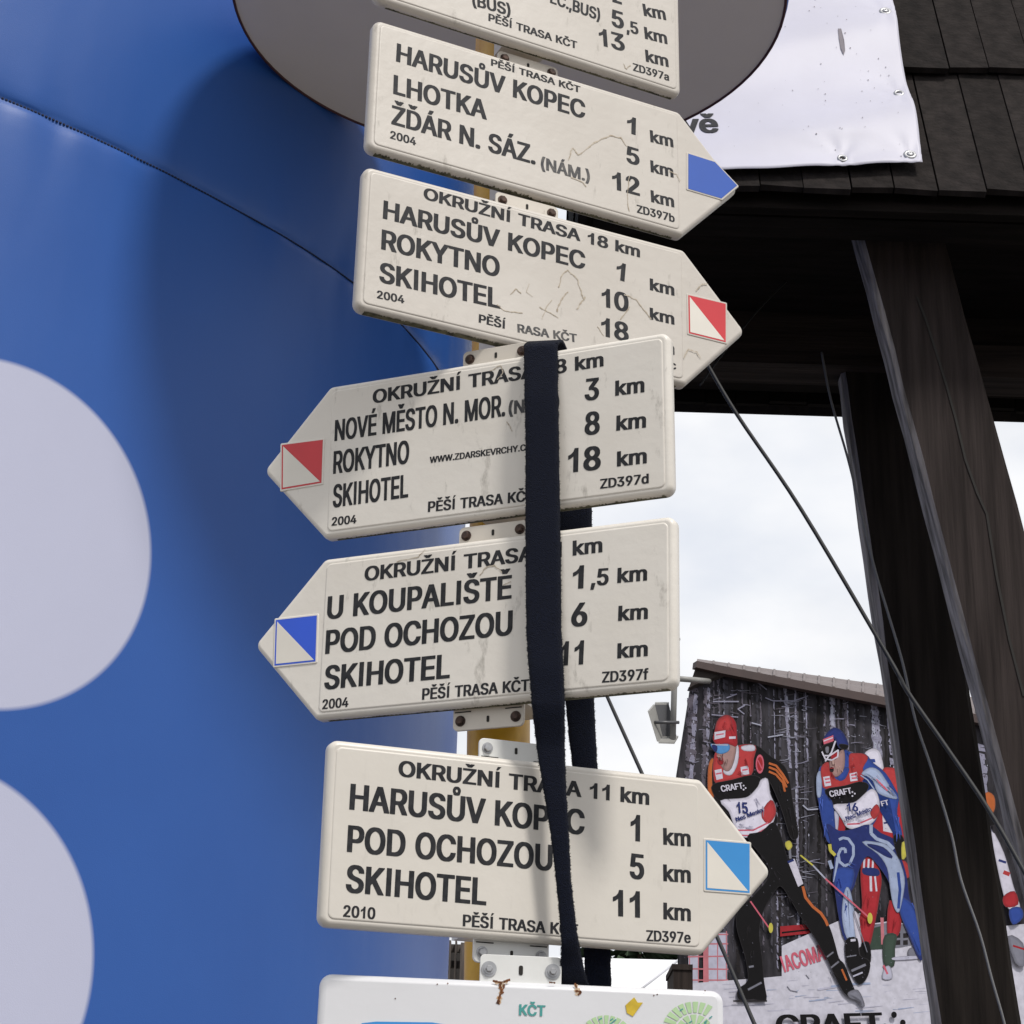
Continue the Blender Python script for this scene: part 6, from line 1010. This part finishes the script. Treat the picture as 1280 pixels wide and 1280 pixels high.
def stall():
    wd = wood('grey_stall_wood', (.17, .145, .13), (.07, .06, .055), 'z'); dk = mat('stall_dark', (.03, .026, .024), .9); wh = mat('stall_white', (.80, .80, .80), .6)
    p = frontal(15.0); root = empty('wooden_stall', p.at(570, 1230)*1, 'grey wooden stall frame in the gap between blue column and yellow pole', 'stall')
    root.location.z = 0
    def vbar(x0, x1, yt, y, m, nm, dep=.12):
        pp = frontal(y); a, b = pp.at(x0, yt), pp.at(x1, yt); mb = MB(); mb.box((a.x, y, 0), (b.x-a.x, 0, 0), (0, dep, 0), (0, 0, a.z), m); mb.build(nm, root, fixn=True)
    vbar(556, 564, 1175, 15.0, wd, 'post'); vbar(569, 571.5, 1176, 15.05, wd, 'post'); vbar(576, 582, 1178, 15.0, wd, 'post')
    a, b = p.at(540, 1205), p.at(584, 1206)
    for yy in (1185, 1205):
        mb = MB(); q = p.at(540, yy); mb.box((q.x, 15.13, q.z), (b.x-q.x, 0, 0), (0, .05, 0), (0, 0, .05), wd); mb.build('rail', root, fixn=True)
    pp = frontal(15.6); a, b, c = pp.at(562, 1180), pp.at(578, 1240), 0
    mb = MB(); mb.box((a.x, 15.6, 0), (b.x-a.x, 0, 0), (0, .6, 0), (0, 0, a.z), dk); mb.build('back_wall', root, fixn=True)
    pp = frontal(15.4); a, b = pp.at(582, 1205), pp.at(640, 1205)
    mb = MB(); mb.box((a.x, 15.4, 0), (b.x-a.x, 0, 0), (0, .6, 0), (0, 0, a.z), dk); mb.build('counter', root, fixn=True)
stall()
def hut():
    wd = wood('dark_hut_wood', (.04, .03, .026), (.02, .015, .013), 'z')
    p = frontal(13.2); root = empty('dark_shed', (p.at(850, 1300).x+.1, 13.3, 0), 'narrow dark shed wall beside the white tent roof at the foot of the poster', 'shed')
    a, b = p.at(838, 1206), p.at(862, 1206)
    mb = MB(); mb.box((a.x+.02, 13.2, 0), (b.x-a.x, 0, 0), (0, .5, 0), (0, 0, a.z-.03), wd); mb.build('wall', root, fixn=True)
    mb = MB(); mb.box((a.x+.01, 13.19, a.z-.03), (b.x-a.x+.01, 0, 0), (0, .5, 0), (0, 0, .035), wd); mb.build('roof', root, fixn=True)
hut()
def conifer(x, y, hgt, rad, mesh=None):
    leaf = MATS.get('spruce') or mat('spruce', (.045, .075, .035), .9, scale=1.2, col2=(.022, .04, .02)); bark = MATS.get('bark') or mat('bark', (.11, .08, .06), .9)
    if mesh is None:
        mb = MB(); n = 3800
        for _ in range(n):
            f = random.random()**.75; z = hgt*(1-f)*.93+hgt*.06; rr = rad*f*(.55+.45*abs(math.sin(f*46))); a = random.random()*6.283; r = rr*random.random()**.4
            c = Vector((r*math.cos(a), r*math.sin(a), z-r*.25)); s = .16+.12*random.random()
            d = Vector((math.cos(a), math.sin(a), -.5+random.uniform(-.3, .3))).normalized(); e = d.cross(Vector((random.random(), random.random(), 1))).normalized()
            mb.add([c-e*s*.5, c+d*s*1.6, c+e*s*.5], [(0, 1, 2)], leaf)
        tr = MB(); tr.tube([(0, 0, 0), (0, 0, hgt*.5), (0, 0, hgt)], [hgt*.016, hgt*.01, .02], bark, 8); mesh = (mb, tr)
    return mesh
def trees():
    random.seed(31); top = frontal(42).at(800, 1160).z
    specs = [(2.9, 42, 1.05, 'leftmost spruce top beyond the white tent'), (3.7, 45.5, 1.06, 'second spruce beyond the white tent, its crown behind the lowest arrow sign'), (4.6, 41, 1.04, 'third spruce beyond the white tent'), (2.1, 44, 1.02, 'spruce hidden mostly behind the strap'), (6.2, 42.5, 1.04, 'rightmost spruce just left of the poster')]
    protos = {}
    for k, (x, y, s, lab) in enumerate(specs):
        if k % 2 == 0 or not protos: 
            mb, tr = conifer(0, 0, top, 4.2)
        root = empty('spruce_tree', (x, y, 0), 'dark green '+lab, 'tree', 'spruces beyond the tent')
        if k % 2 == 0:
            c = MB(); c.v = [v+root.location for v in mb.v]; c.f, c.m, c.mats, c.sm = mb.f, mb.m, mb.mats, mb.sm; cr_ = c.build('crown', root)
            c = MB(); c.v = [v+root.location for v in tr.v]; c.f, c.m, c.mats, c.sm = tr.f, tr.m, tr.mats, tr.sm; tk = c.build('trunk', root); protos = (cr_, tk)
        else:
            for q in protos: o = q.copy(); COL.objects.link(o); o.parent = root
        root.scale = (s*1.2, s*1.2, s)
trees()
